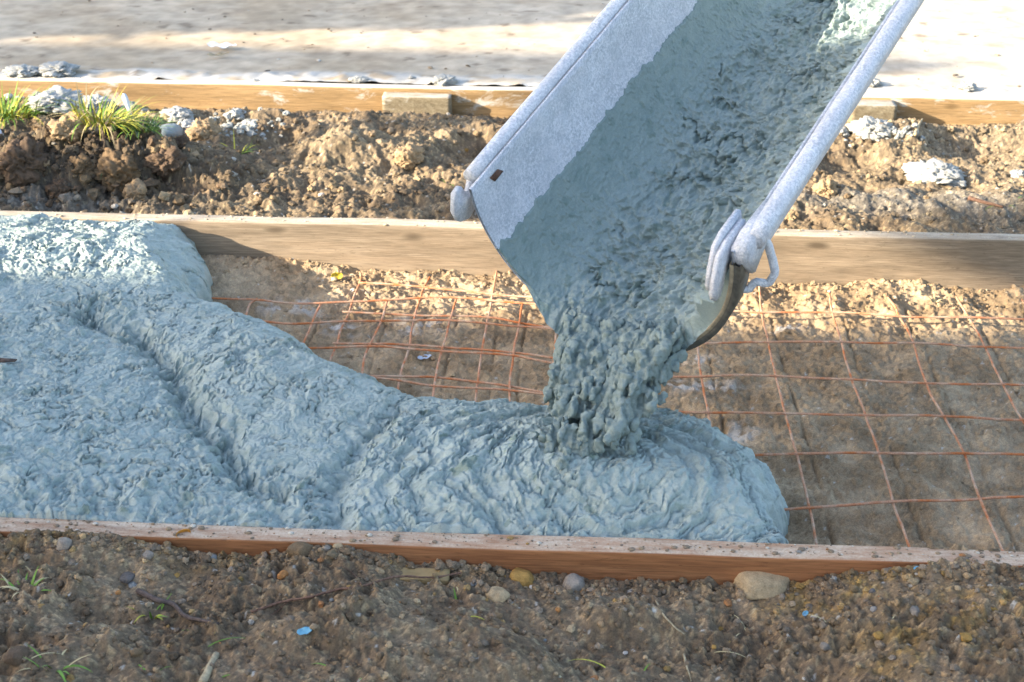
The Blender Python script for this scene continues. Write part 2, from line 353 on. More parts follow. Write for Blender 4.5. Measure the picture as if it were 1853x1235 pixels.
R_CROSS = [[(652, 494), (651, 511), (641, 534), (631, 564), (617, 597), (610, 618), (597, 653)],
           [(778, 504), (767, 524), (757, 552), (746, 590), (741, 625), (731, 657), (722, 692), (717, 745)],
           [(899, 490), (892, 534), (883, 576), (873, 632), (867, 674), (859, 740)],
           [(1012, 500), (1008, 580), (1003, 650), (1000, 730)], [(1135, 510), (1138, 600), (1142, 700), (1148, 800)],
           [(1258, 525), (1261, 600), (1264, 640), (1269, 681), (1282, 748), (1291, 802), (1300, 850)],
           [(1374, 515), (1378, 566), (1390, 620), (1404, 681), (1421, 748), (1441, 822), (1465, 917), (1478, 990)],
           [(1501, 532), (1506, 566), (1522, 619), (1542, 686), (1566, 751), (1590, 820), (1617, 909), (1648, 998)],
           [(1607, 539), (1620, 555), (1628, 573), (1653, 622), (1675, 693), (1707, 754), (1745, 821), (1771, 901), (1818, 1003)],
           [(1730, 535), (1753, 575), (1783, 628), (1815, 696), (1851, 760), (1895, 826), (1930, 905), (1975, 1010)],
           [(1850, 540), (1876, 578), (1915, 635), (1955, 700), (2000, 765), (2045, 830), (2090, 905), (2140, 1015)]]
L_LONG = [[(250, 534), (367, 539), (420, 541), (469, 543), (550, 550), (652, 546), (701, 543), (823, 539), (946, 548), (1010, 556)],
          [(400, 577), (469, 583), (525, 587), (602, 583), (694, 579), (788, 578), (887, 587), (972, 593), (1030, 600)],
          [(480, 637), (541, 633), (602, 630), (666, 627), (741, 631), (799, 636), (869, 641), (929, 646), (967, 653), (1020, 662)],
          [(560, 664), (596, 674), (655, 683), (723, 690), (785, 697), (866, 702), (929, 709), (983, 715), (1030, 722)]]
L_CROSS = [[(466, 542), (452, 552), (446, 571), (440, 600)], [(581, 550), (567, 580), (557, 604), (543, 631), (530, 660)],
           [(701, 545), (690, 580), (676, 611), (666, 632), (657, 657), (652, 710)],
           [(827, 539), (818, 566), (809, 604), (801, 629), (790, 674), (780, 745)], [(945, 552), (938, 594), (929, 643), (923, 695), (922, 740)]]
ZR, ZL = .002, .010
for pl, dx_ in [(c, 34) for c in R_CROSS[1:]]+[(c, 20) for c in L_CROSS[1:]]:
    GROOVES.append(([px(a+dx_*(.4+.6*(b-480)/500), b+4, -.02) for a, b in pl if b > 545], .0034, .009))
for pl, dy_ in [(c, 16) for c in R_LONG]: GROOVES.append(([px(a, b+dy_, -.02) for a, b in pl[::2]], .0035, .005))

def axis(lo, hi, step, far=70):
    core = np.arange(lo, hi+step/2, step); g = step*2; a = []; v = hi
    while v < far: v += g; g *= 1.35; a.append(v)
    b = []; v = lo; g = step*2
    while v > -far: v -= g; g *= 1.35; b.append(v)
    return np.concatenate([b[::-1], core, a])
xs = axis(-2.45, 1.25, .003)
ys = np.concatenate([axis(-1.62, -1.2, .0022)[:-1*sum(axis(-1.62, -1.2, .0022) > -1.199)], np.arange(-1.199, .08, .003), np.arange(.08, 1.15, .0034)])
ys = np.concatenate([ys, [1.2, 1.4, 2, 4, 8, 16, 35, 70]])
X, Y = np.meshgrid(xs, ys); Z, SM, KK = terrain(X, Y)
inb = ((Y > NB0+.006) & (Y < NB1-.006)) | ((Y > FB0+.006) & (Y < FB1-.006)); Z[inb] = -.08
Z[Y > BB0+.01] = -.03
k1, k2, k3, k4, big, mid = KK
def lerp3(a, b, t): return np.asarray(a)+(np.asarray(b)-np.asarray(a))*t[..., None]
tn = sstep(-.5, .5, fbm(X, Y, 7, 4, 33))
cn = lerp3((.31, .205, .115), (.41, .29, .17), tn); ct = lerp3((.35, .25, .15), (.48, .36, .23), tn); cb = lerp3((.24, .17, .10), (.35, .26, .155), tn)
tint = np.where((Y < NB1)[..., None], cn, np.where((Y < FB1)[..., None], ct, cb))
oc = np.clip(sum(bump_at(X, Y, px(a, b, .08), r, r*.5, 1.) for a, b, r in ((1480, 1065, .10), (1560, 1050, .08), (1690, 1160, .09), (1780, 1120, .08), (60, 990, .09), (350, 1000, .1), (1640, 1200, .08), (780, 1030, .06))), 0, 1)*sstep(-.25, .35, fbm(X, Y, 22, 4, 41))
tint = lerp3(tint, (.46, .28, .09), np.clip(oc*.9, 0, 1))
sr = sstep(.25, .6, X)*(Y > FB0); tint = lerp3(tint, (.46, .36, .23), .6*sr); sr = np.clip(bump_at(X, Y, px(640, 265, .07), .24, .12, 1.2), 0, 1); tint = lerp3(tint, (.44, .34, .21), .6*sr)  # sandy dirt paler at right; sunlight on the ridge put into the tint
hp = np.clip(bump_at(X, Y, px(110, 310, .1), .32, .17, 1.2), 0, 1); tint = tint*(1-.52*hp[..., None])  # shade on the left heap put into the tint as darker soil
gy = np.clip(bump_at(X, Y, px(1650, 370, .06), .35, .07, 1.2)+bump_at(X, Y, px(30, 370, .06), .3, .04, 1.), 0, 1); tint = lerp3(tint, (.30, .285, .25), .75*gy)  # right grey band is its shade put into the tint
ntr = np.where((Y > NB1) & (Y < FB0), .25, 1.); g = ((k3 > .86)*.5+(k4 > .93)*.6)*ntr; tint = lerp3(tint, (.36, .29, .18), np.clip(g, 0, .7))
g = ((k4 < .05)*.6+(k3 < .05)*.4)*ntr; tint = lerp3(tint, (.07, .06, .052), np.clip(g, 0, .6))
g = (k4 > .99)*1.; tint = lerp3(tint, (.55, .52, .47), g*.7)
tint *= (1-.15*ntr+.3*ntr*k2)[..., None]*(1+.22*np.clip(fbm(X, Y, 9, 5, 47, .6), -1, 1))[..., None]
spl_ = np.clip(sum(bump_at(X, Y, px(a, b, -.02), r, r*.6, 1.2) for a, b, r in ((525, 568, .06), (1265, 650, .03), (1320, 785, .05), (1230, 700, .04), (760, 590, .05), (1420, 590, .03), (620, 600, .04), (1300, 700, .04))), 0, 1)*sstep(-.25, .2, fbm(X, Y, 28, 4, 43)); tint = lerp3(tint, (.60, .565, .52), .8*spl_)
ground = link('ground', grid_mesh('ground', np.stack([X, Y, Z], -1), tint), SOIL); tag(ground, kind='structure')
# quick height lookup in the finely gridded part
def gz(x, y):
    i = int(np.clip(np.searchsorted(ys, y), 0, len(ys)-1)); j = int(np.clip(np.searchsorted(xs, x), 0, len(xs)-1)); return float(Z[i, j])
def tint_at(x, y):
    i = int(np.clip(np.searchsorted(ys, y), 0, len(ys)-1)); j = int(np.clip(np.searchsorted(xs, x), 0, len(xs)-1)); return tint[i, j]
def on_ground(a, b, z0=.08):
    for z in np.arange(.22, -.06, -.002):
        p = at(a, b, z)
        if gz(p[0], p[1]) >= z: return p
    return p

# old slab behind
sx = np.concatenate([-np.geomspace(3, 60, 14)[::-1]-.0, np.arange(-2.95, 1.9, .012), np.geomspace(2, 60, 14)]); sy = np.concatenate([np.arange(BB1+.002, 3.1, .01), np.geomspace(3.2, 40, 16)])
SX, SY = np.meshgrid(sx, sy); sfine = fbm(SX, SY, 14, 4, 19, .65)
edge = sstep(1.30, 1.22, SY+.03*n2(SX*5, SY*5, 4)); spl, spk = crumbs(SX, SY, .05, .35, 8)
SZ = .099+.006*fbm(SX, SY, 1.3, 4, 3)+edge*(.25*spl+.004+.003*fbm(SX, SY, 30, 3, 2))
tt = sstep(-.6, .7, fbm(SX, SY*1.3, 2.3, 6, 12, .6)); sc_ = lerp3((.38, .305, .215), (.46, .385, .29), tt)
sc_ = lerp3(sc_, (.50, .445, .365), sstep(-1.3, .3, SX)*.8); st_ = sstep(.25, .7, fbm(SX, SY*1.5, 4.3, 5, 15, .6)); sc_ = lerp3(sc_, (.32, .25, .18), st_*.45)
sc_ = lerp3(sc_, (.47, .45, .41), edge*sstep(-.5, .1, fbm(SX, SY, 12, 3, 6)))
sc_ = sc_*(1+.22*np.clip(sfine, -1, 1))[..., None]; sp1, spk1 = crumbs(SX, SY, .07, .25, 12, .1, .3); sc_ = lerp3(sc_, (.17, .13, .09), np.clip((sp1 > .003)*(spk1 > .5)*.7, 0, 1))
road = link('pavement', grid_mesh('pavement', np.stack([SX, SY, SZ], -1), sc_), SLAB); tag(road, kind='structure')

# ------------------------------------------------------------------ form boards and stakes
def board_mesh(name, x0, x1, y0, y1, z0, z1, r=.004, wob=.0015, seed=0, step=.02):
    n = int((x1-x0)/step)+1; xx = np.linspace(x0, x1, n); prof = []
    for cx, cy, a0 in ((y1-r, z1-r, 0), (y0+r, z1-r, 90), (y0+r, z0+r, 180), (y1-r, z0+r, 270)):
        for k in range(4): a = math.radians(a0+k*30); prof.append((cx+r*math.cos(a), cy+r*math.sin(a)))
    # extra points along the long faces so they are not perfectly flat
    P2 = []
    for i in range(len(prof)):
        a, b = prof[i], prof[(i+1) % len(prof)]; m = max(1, int(math.dist(a, b)/.012))
        for k in range(m): P2.append((a[0]+(b[0]-a[0])*k/m, a[1]+(b[1]-a[1])*k/m))
    P2 = np.array(P2); V = np.zeros((n, len(P2), 3)); V[..., 0] = xx[:, None]; V[..., 1:] = P2[None]
    V[..., 1] += wob*n2(V[..., 0]*3, V[..., 2]*9, seed); V[..., 2] += wob*n2(V[..., 0]*2.5, V[..., 1]*9, seed+1)
    bm = bmesh.new(); m = grid_mesh(name, V, wrap=True); bm.from_mesh(m); bm.verts.ensure_lookup_table(); k = len(P2)
    bm.faces.new([bm.verts[j] for j in range(k)]); bm.faces.new([bm.verts[(n-1)*k+j] for j in range(k)][::-1])
    bmesh.ops.recalc_face_normals(bm, faces=bm.faces); bm.to_mesh(m); bm.free(); return m
nb = link('form_board', board_mesh('front_board', -3.2, 2.4, NB0, NB1, -.05, NBT, .004, .003, 1), W_NEAR)
tag(nb, 'reddish wooden form board with a dusty top between the wet concrete and the foreground soil', 'board')
fb = link('form_board', board_mesh('middle_board', -3.6, 2.8, FB0, FB1, -.032, FBT, .006, .003, 4), W_FAR)
tag(fb, 'grey brown weathered form board on edge passing behind the chute along the wire mesh', 'board')
bb = link('form_board', board_mesh('slab_board', -4.2, 3.2, BB0, BB1, -.06, BBT, .006, .004, 8), W_BACK)
tag(bb, 'orange brown form board with cement smeared top along the old slab at the back', 'board')
def stake(a0, a1, y, lab, top, th, seed):
    p, q = aty(a0, 200, BB0), aty(a1, 200, BB0)
    m = board_mesh('stake', p[0], q[0], BB0-th, BB0-.001, -.15, top, .003, .004, seed, .01)
    s = link('wooden_stake', m, W_STAKE); tag(s, lab, 'stake')
stake(696, 818, BB0, 'short grey weathered wooden stake nailed to the back board left of the chute', .092, .045, 3)
stake(1535, 1614, BB0, 'short split brown wooden stake against the back board right of the chute', .100, .065, 5)

# ------------------------------------------------------------------ reinforcement mesh
def sheet(label, longs, crosses, z, name='wire_mesh'):
    c = at(*longs[1][len(longs[1])//2], z); root = empty(name, c); tag(root, label, 'wire mesh')
    def run(pl, zz, r, nm, k):
        P = np.array([at(a, b, zz) for a, b in pl]); S = spline(P, 10)
        S[:, 2] += .004*n2(S[:, 0]*6+k, S[:, 1]*6, 2); S[:, :2] += .0012*np.stack([n2(S[:, 0]*16, S[:, 1]*16+k, 4), n2(S[:, 0]*16+k, S[:, 1]*16, 5)], 1)
        part(nm, tube_mesh(nm, S, r*1.12, 8), RUST, root)
    for k, pl in enumerate(longs): run(pl, z+.0028, .0022, 'long_wire', k)
    for k, pl in enumerate(crosses): run(pl, z-.0012, .0022, 'cross_wire', k+20)
    return root
sheet('large rusty welded wire mesh lying on the trench floor and running out to the right', R_LONG, R_CROSS, ZR)
sheet('second rusty wire mesh overlapping the first one on the left by the concrete pile', L_LONG, L_CROSS, ZL)

# ------------------------------------------------------------------ poured concrete pile
foot = [at(1424, 990, .0), at(1424, 945, .0), at(1408, 880, .03), at(1350, 805, .045), at(1290, 772, .055), at(1200, 750, .06), at(1100, 735, .07), at(950, 722, .07), at(850, 724, .07), at(780, 732, .05),
        at(722, 745, .02), at(690, 722, .03), at(630, 678, .05), at(565, 632, .05), at(505, 600, .05), at(440, 574, .05), at(392, 558, .04), at(376, 540, .02), at(374, 505, -.02)]
foot = [tuple(p[:2]) for p in foot]+[(-1.30, .10), (-4.0, .10), (-4.0, -1.35), (float(at(1424, 990, 0)[0]), -1.35)]
pxs = np.concatenate([np.arange(-2.6, -1.9, .008), np.arange(-1.9, .03, .0021)]); pys = np.arange(NB1+.0005, FB0-.0005, .0021)
PX, PY = np.meshgrid(pxs, pys)
wx = PX+.02*fbm(PX, PY, 7, 3, 51)+.006*n2(PX*40, PY*40, 52); wy = PY+.02*fbm(PX, PY, 7, 3, 55)+.006*n2(PX*40, PY*40, 56)
D = polyd(wx, wy, foot); Dc = np.maximum(D, 0)
def dome(d, w): t = np.clip(d/w, 0, 1); return np.sqrt(np.maximum(1-(1-t)**2, 0))
land = at(1075, 830, .17)[:2]
hmax = .118+.012*sstep(-.8, -1.6, PX)+.03*fbm(PX, PY, 1.8, 2, 61)*.5
hmax = hmax+.03; H = hmax*dome(Dc, .15)-.03
H += bump_at(PX, PY, (land[0]-.01, land[1]+.0), .26, .20, .048)                      # fresh mound under the chute
H += bump_at(PX, PY, px(560, 690, .12), .22, .16, .030, -.6)                         # middle tongue
H += bump_at(PX, PY, px(60, 470, .12), .35, .17, .030)                               # back heap
crz = [px(a, b, .13) for a, b in ((150, 548), (240, 590), (310, 650), (345, 720), (400, 790), (455, 845), (500, 862))]
dcr = lined(wx, wy, crz); H -= .034*np.exp(-(dcr/.030)**2)*(1+.5*n2(PX*22, PY*22, 53))                             # seam between two pours
crb = [px(a, b, .13) for a, b in ((720, 742), (640, 790), (612, 860), (606, 960))]; dcb = lined(wx, wy, crb); H -= .022*np.exp(-(dcb/.028)**2)
# slumping rings round the landing point
rl = np.hypot((wx-land[0]), (wy-land[1])*1.25); ang = np.arctan2(wy-land[1], wx-land[0])
ring = np.sin(rl*115+3*fbm(PX, PY, 5, 3, 71)+1.2*np.sin(ang*2)); nose = sstep(.62, .20, rl)*sstep(-.45, -.1, PX-land[0]+.12)
Hs = H.copy(); H += .0050*np.sign(ring)*np.abs(ring)**.7*nose*sstep(.04, .16, rl)
# lumpy, torn surface
flowang = .5; ux = wx*math.cos(flowang)+wy*math.sin(flowang); uy = -wx*math.sin(flowang)+wy*math.cos(flowang)
b1 = fbm(wx, wy, 16, 4, 81); b2 = fbm(ux*.85, uy, 42, 4, 85, .6); lf = sstep(-.06, .06, polyd(wx, wy, [px(a, b, .13) for a, b in ((-900, 540), (150, 560), (250, 610), (340, 740), (470, 870), (620, 1000), (-900, 1000))])); b3 = fbm(wx, wy, 110, 3, 89, .6)
soft = sstep(-.35, .35, fbm(PX, PY, 2.7, 3, 98))
H += .009*b1*(.5+.5*soft)+(.0028*b2+.0027*b3)*(.35+.65*soft+.35*lf)+.0018*fbm(wx, wy, 240, 3, 93)
tr_ = np.maximum(0, .085-np.abs(fbm(ux*.85, uy*1.1, 19, 4, 95, .6)))/.085; H -= .0105*tr_*sstep(-.2, .4, fbm(PX, PY, 8, 3, 97))
t2_ = np.maximum(0, .10-np.abs(fbm(ux, uy*1.2, 46, 3, 195, .55)))/.10; H -= .0026*t2_*sstep(0, .45, fbm(PX, PY, 7, 3, 197))*(.35+.65*soft)
rw = rl+.02*fbm(PX, PY, 6, 3, 175); t3_ = np.maximum(0, .16-np.abs(n2(rw*70, ang*2.2+.6*n2(PX*9, PY*9, 3), 179)))/.16; H -= .0062*t3_*nose*sstep(.03, .10, rl)*sstep(-.4, .2, fbm(PX, PY, 9, 2, 181))
H += .0012*np.sin(rw*520+2*n2(PX*12, PY*12, 5))*nose*sstep(.03, .1, rl)
c1, kk1 = crumbs(wx, wy, .034, .40, 21, .2, .5); c2, kk2 = crumbs(wx*1.2, wy, .018, .45, 22, .2, .5); c3, kk3 = crumbs(wx, wy*1.2, .010, .5, 23, .2, .5)
seam = np.exp(-(dcr/.05)**2)+.45*np.exp(-(dcb/.05)**2)
H -= .0026*np.maximum(0, crumbs(wx+.3, wy, .021, .4, 27, .12, .42)[0]/.004)*(.2+.8*soft)*.6
H += (.55*np.minimum(c1, .009)+.6*c2)*np.clip(.10+.35*soft+.55*lf+1.0*seam, 0, 1.5)+.5*c3*np.clip(.25*soft+.35*lf+seam, 0, 1)+.011*fbm(wx, wy, 48, 4, 103, .62)*seam
H = np.where(D > 0, np.maximum(H, -.024+.3*np.minimum(Dc, .02)), -.08)
lim = .108+.012*n2(PX*9, PY*9, 7)+.006*n2(PX*60, PY*60, 6)+.010*sstep(-1.15, -1.22, PX); cut = sstep(NB1+.12, NB1, PY)
dH = H-Hs; Hb = Hs*(1-cut)+np.minimum(Hs, lim)*cut; Hb = np.where(PY > FB0-.05, np.minimum(Hb, .098+.4*(FB0-PY)), Hb); H = np.where(D > 0, np.maximum(Hb+dH, -.03), -.08)
P = np.stack([PX, PY, H], -1)
det = np.clip(H-Hb, -.02, .03)*(D > .004); inn = sstep(0, .03, FB0-PY)*sstep(0, .022, PY-NB1)
P[..., 1] -= .32*det*inn; P[..., 0] += (.35*det+.005*fbm(PX, PY, 30, 3, 73))*(D > .02)
chip = np.clip((c2 > .004)*(kk2 > .7)+(c1 > .008)*(kk1 > .75), 0, 1.)*(.5+.5*soft); ptint = lerp3(np.ones(H.shape+(3,)), (.56, .62, .55), .85*chip+.25*np.clip(tr_, 0, 1))  # chips are darker stone; shade in the torn crevices put into the tint
fr = P[:1].copy(); fr[..., 2] = -.05; bk = P[-1:].copy(); bk[..., 2] = -.05; P = np.concatenate([fr, P, bk]); ptint = np.concatenate([ptint[:1], ptint, ptint[-1:]])
pile = link('concrete_pile', grid_mesh('concrete_pile', P, ptint), WET)
tag(pile, 'heap of wet blue grey concrete spreading over the wire mesh from the left', 'wet concrete')
def pz(x, y):
    i = int(np.clip(np.searchsorted(pys, y), 0, len(pys)-1)); j = int(np.clip(np.searchsorted(pxs, x), 0, len(pxs)-1)); return float(H[i, j])

# ------------------------------------------------------------------ chute
AL, EP = math.radians(29.66), math.radians(20.84)
cd = np.array([math.sin(AL)*math.cos(EP), math.cos(AL)*math.cos(EP), math.sin(EP)]); cw = np.array([math.cos(AL), -math.sin(AL), 0]); cn_ = np.cross(cw, cd)
C0 = np.array([-.3846, -.93, .519]); RAD = .233; DEEP = .265
chute = empty('concrete_chute', C0-cn_*DEEP); tag(chute, 'white painted steel half pipe chute sloping down from upper right full of concrete', 'chute')
def cpt(s, th, off=0.):        # th: 0 right rim .. pi left rim; off: inward
    th = np.asarray(th, float); s = np.asarray(s, float)
    a = (RAD-off)*np.cos(th); b = -(DEEP-off)*np.sin(th)
    return C0+s[..., None]*cd+a[..., None]*cw+b[..., None]*cn_
LEN = 2.3
S_, T_ = np.meshgrid(np.linspace(0, LEN, 80), np.linspace(-.03, math.pi+.03, 64))
inner = cpt(S_, T_, 0); outer = cpt(S_, T_, -.005)
sh = np.concatenate([inner, outer[::-1], inner[:1]])
part('trough', grid_mesh('trough', sh), PAINT, chute)
def rim_pts(th, off, up, s0, s1): s = np.linspace(s0, s1, 60); return cpt(s, np.full_like(s, th), off)+cn_*up
part('rim_tube', tube_mesh('rim_tube', rim_pts(0, -.0215, .004, .035, LEN), .0158, 18, jit=.0016), TUBEP, chute)
part('rim_tube', tube_mesh('rim_tube', rim_pts(math.pi, -.022, .006, .03, LEN), .0135, 16, jit=.001), TUBEP, chute)
# dark steel reinforcing band round the outside of the lip
s2, t2 = np.meshgrid(np.array([-.006, -.006, .034, .034]), np.linspace(.05, 1.75, 60), indexing='xy')
offs = np.array([-.0055, -.016, -.016, -.0055])[None, :]+0*s2
bandP = cpt(s2, t2, offs); bandP = np.concatenate([bandP, bandP[:, :1]], 1)
part('lip_band', grid_mesh('lip_band', bandP), STEEL, chute)
s3, t3 = np.meshgrid(np.array([-.0065, -.0065, .004, .004]), np.linspace(.05, 1.72, 60)); offs = np.array([.001, -.0054, -.0054, .001])[None, :]+0*s3
ed = cpt(s3, t3, offs); part('lip_edge', grid_mesh('lip_edge', np.concatenate([ed, ed[:, :1]], 1)), plain('worn_edge', (.42, .33, .22), .6, .4, 90, .3), chute)
def plate(name, pts2, org, ax, ay, th, mat, bev=.003):
    az_ = np.cross(ax, ay); bm = bmesh.new(); vs = [bm.verts.new(org+ax*a+ay*b-az_*th/2) for a, b in pts2]; f = bm.faces.new(vs)
    r = bmesh.ops.extrude_face_region(bm, geom=[f]); bmesh.ops.translate(bm, vec=Vector(az_*th), verts=[v for v in r['geom'] if isinstance(v, bmesh.types.BMVert)])
    bmesh.ops.recalc_face_normals(bm, faces=bm.faces); bmesh.ops.bevel(bm, geom=list(bm.edges), offset=bev, segments=3, affect='EDGES')
    me = bpy.data.meshes.new(name); bm.to_mesh(me); bm.free(); me.polygons.foreach_set('use_smooth', np.ones(len(me.polygons), bool)); return me
hook = [(a*1.35, b*1.35) for a, b in [(-.030, .004), (-.040, -.018), (-.036, -.036), (-.018, -.045), (.004, -.040), (.03, -.026), (.05, -.006), (.05, .010), (.012, .006), (-.004, -.012), (-.012, -.006), (-.016, .006)]]
oL = cpt(np.array(.024), np.array(math.pi), -.026); part('hook', plate('hook', hook, oL, cd, cn_, .013, TUBEP, .002), TUBEP, chute)
oR = cpt(np.array(.0), np.array(0.), -.004)
hookr = [(-.040, -.018), (-.052, -.040), (-.050, -.054), (-.036, -.058), (-.022, -.048), (-.010, -.030), (.03, -.030), (.07, -.012), (.07, .012), (.01, .016), (-.018, .010)]
part('hook', plate('hook', hookr, oR-cw*.016, cd, cn_, .011, TUBEP, .0016), TUBEP, chute)
part('hook', plate('hook', [(a+.012, b+.004) for a, b in hookr], oR-cw*.028+cn_*.002, cd, cn_, .010, TUBEP, .0016), TUBEP, chute)
gus = [(.0, -.012), (.02, -.05), (.10, -.014), (.13, .008), (.04, .018), (.004, .012)]
part('gusset', plate('gusset', gus, oR+cw*.008, cd, cn_, .028, TUBEP, .003), TUBEP, chute)
hb = cpt(np.array(.075), np.array(0.), -.03); hp_ = [aty(a, b, hb[1]+.012) for a, b in ((1376, 428), (1390, 442), (1397, 466), (1403, 494), (1391, 514), (1366, 510), (1354, 525), (1325, 520))]
part('handle', tube_mesh('handle', np.array([hp_[0]]+[p*1. for q in zip(hp_[:-1], hp_[1:]) for p in (q[0]*.88+q[1]*.12, q[0]*.12+q[1]*.88)]+[hp_[-1]]), .0068, 8, jit=.0006), TUBEP, chute)
sp_ = cpt(np.array(.07), np.array(math.pi-.06), .0015)
part('rust_spot', plate('rust_spot', [(.022, .0), (.004, .010), (-.022, .002), (-.006, -.010)], sp_, cd*.9-cn_*.3, np.cross(cw, cd*.9-cn_*.3), .002, RUSTSPOT, .0005), RUSTSPOT, chute)

# concrete running down the chute
ns, nth = 640, 300
Sg, Tg = np.meshgrid(np.linspace(-.035, 1.55, ns), np.linspace(.10, math.pi-.42, nth), indexing='ij')
thl = math.pi-.46+.03*n2(Sg*9, Sg*0+3, 3)+.03*n2(Sg*34, Sg*0, 4)+.016*n2(Sg*95, Sg*0, 5)                     # ragged left edge of the smear
A = Tg*RAD; fs = Sg+.03*fbm(Sg, A, 6, 2, 8)
prof = .004+.030*np.exp(-((Tg-1.30)/.62)**2)+.022*np.exp(-((Tg-.45)/.35)**2)           # thin smear left, thick middle, lumps by the right rim
core = sstep(2.35, 1.95, Tg+.10*fbm(Sg, A, 5, 3, 14)); ri = sstep(.95, .55, Tg+.12*fbm(Sg, A, 7, 3, 17))
c1, _k = crumbs(fs*.7, A, .036, .6, 31, .25, .6); c2, _k = crumbs(fs*.8, A, .018, .6, 32, .25, .6)
tex = .0105*fbm(fs*.62, A, 22, 4, 111, .6)*core+.0055*fbm(fs*.8, A, 62, 4, 115, .62)*(.35+.65*core)+.0020*fbm(fs, A, 170, 3, 118)
tj = np.maximum(0, .11-np.abs(fbm(fs*.55, A*1.2, 17, 4, 121, .55)))/.11*sstep(-.1, .4, fbm(fs, A, 9, 2, 125)); tex -= .015*core*tj
c3, k3_ = crumbs(fs, A, .010, .5, 33, .2, .5)
tex += (.55*c1+.6*c2)*(ri*.9+.22*core)+.5*c3*(.3*core+.5*ri)
off = prof*(.55+.45*core)+tex+.012*core*fbm(fs, A, 7, 2, 128)
off = np.where(Tg < thl, np.maximum(off, .0025), -.004); eg = sstep(.10, .15, Tg); off = off*eg-.003*(1-eg)
lf_ = core*sstep(.55, 1.05, Tg); s_end = np.where(Sg < 0, Sg*lf_, Sg); off = off*(1-(1-lf_)*(1-sstep(-.034, -.008, Sg)))*(1-.7*sstep(.01, -.035, Sg)*core)
CPm = cpt(s_end, np.minimum(Tg, thl+.004), off)-(1.0*np.clip(tex, -.02, .03)*sstep(0, .05, Sg)*eg)[..., None]*cd
CPm = CPm-cn_*(.35*np.maximum(-s_end, 0))[..., None]
ftint = lerp3(np.ones(Sg.shape+(3,)), (.62, .70, .66), np.clip(.5*tj*core+.6*(c2 > .005)*(_k > .72)+.4*sstep(1.95, 2.5, Tg), 0, .8))  # shade of the torn creases put into the tint, with dark chips and smear
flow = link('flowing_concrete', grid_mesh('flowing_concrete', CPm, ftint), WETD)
tag(flow, 'thick wet grey concrete sliding down inside the white chute', 'wet concrete')

# falling curtain of concrete
def blob_mesh(name, items, voxel, amp, f, stretch=(1, 1, .22)):
    V0, Q0 = ICO[2]; Vs = []; Qs = []; k = 0
    for c, rx, ry, rz, rot in items:
        v = V0*np.array([rx, ry, rz]); v = v@np.array(rot.to_matrix()).T+c; Vs.append(v); Qs.append(Q0+k); k += len(v)
    me = np_mesh(name, np.vstack(Vs), np.vstack(Qs)); o = bpy.data.objects.new('tmp', me); COL.objects.link(o)
    md = o.modifiers.new('r', 'REMESH'); md.mode = 'VOXEL'; md.voxel_size = voxel; md.use_smooth_shade = True
    dg = bpy.context.evaluated_depsgraph_get(); m2 = bpy.data.meshes.new_from_object(o.evaluated_get(dg)); bpy.data.objects.remove(o)
    n = len(m2.vertices); co = np.zeros(n*3); m2.vertices.foreach_get('co', co); co = co.reshape(-1, 3); no = np.zeros(n*3); m2.vertex_normals.foreach_get('vector', no); no = no.reshape(-1, 3)
    q = co*np.array(stretch); co += no*(amp*fbm3(q, f, 4, 5, .6))[:, None]
    m2.vertices.foreach_set('co', co.ravel()); m2.update(); m2.polygons.foreach_set('use_smooth', np.ones(len(m2.polygons), bool)); m2.name = name
    return m2
rr = random.Random(11); items = []
def traj(th, off, t, v): 
    p0 = cpt(np.array(-.01), np.array(th), off); return p0-cd*v*t+np.array([0, 0, -4.9*t*t]), -cd*v+np.array([0, 0, -9.8*t])
for i in range(1700):
    th = rr.triangular(.80, 2.04, 1.42); off = rr.uniform(.0, .045); v = rr.uniform(1.15, 1.8)+.75*rr.random()*math.exp(-((th-1.33)/.10)**2)+.2*math.exp(-((th-1.75)/.1)**2)
    fin = max(math.exp(-((th-1.74)/.13)**2)*.98, math.exp(-((th-1.33)/.12)**2)*1.3, .72*math.exp(-((th-1.02)/.12)**2), .52)
    t = .15*fin*rr.random()**.75
    th2 = th+(1.40-th)*(.30+.35*(th > 1.6))*(t/.15)
    p, vel = traj(th2, off, t, v)
    if p[2] < pz(p[0], p[1])-.012: continue
    r = .0034*(3.0**rr.random())*(1.1-.35*t/.15); rot = Vector(vel).to_track_quat('Z', 'Y')
    items.append((p+np.array([rr.gauss(0, .004+.035*t) for _ in range(3)]), r, r*rr.uniform(.8, 1.2), r*rr.uniform(1.8, 4.2), rot))
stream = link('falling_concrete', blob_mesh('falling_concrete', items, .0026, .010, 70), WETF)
tag(stream, 'clumpy curtain of concrete falling from the chute lip onto the heap', 'wet concrete')

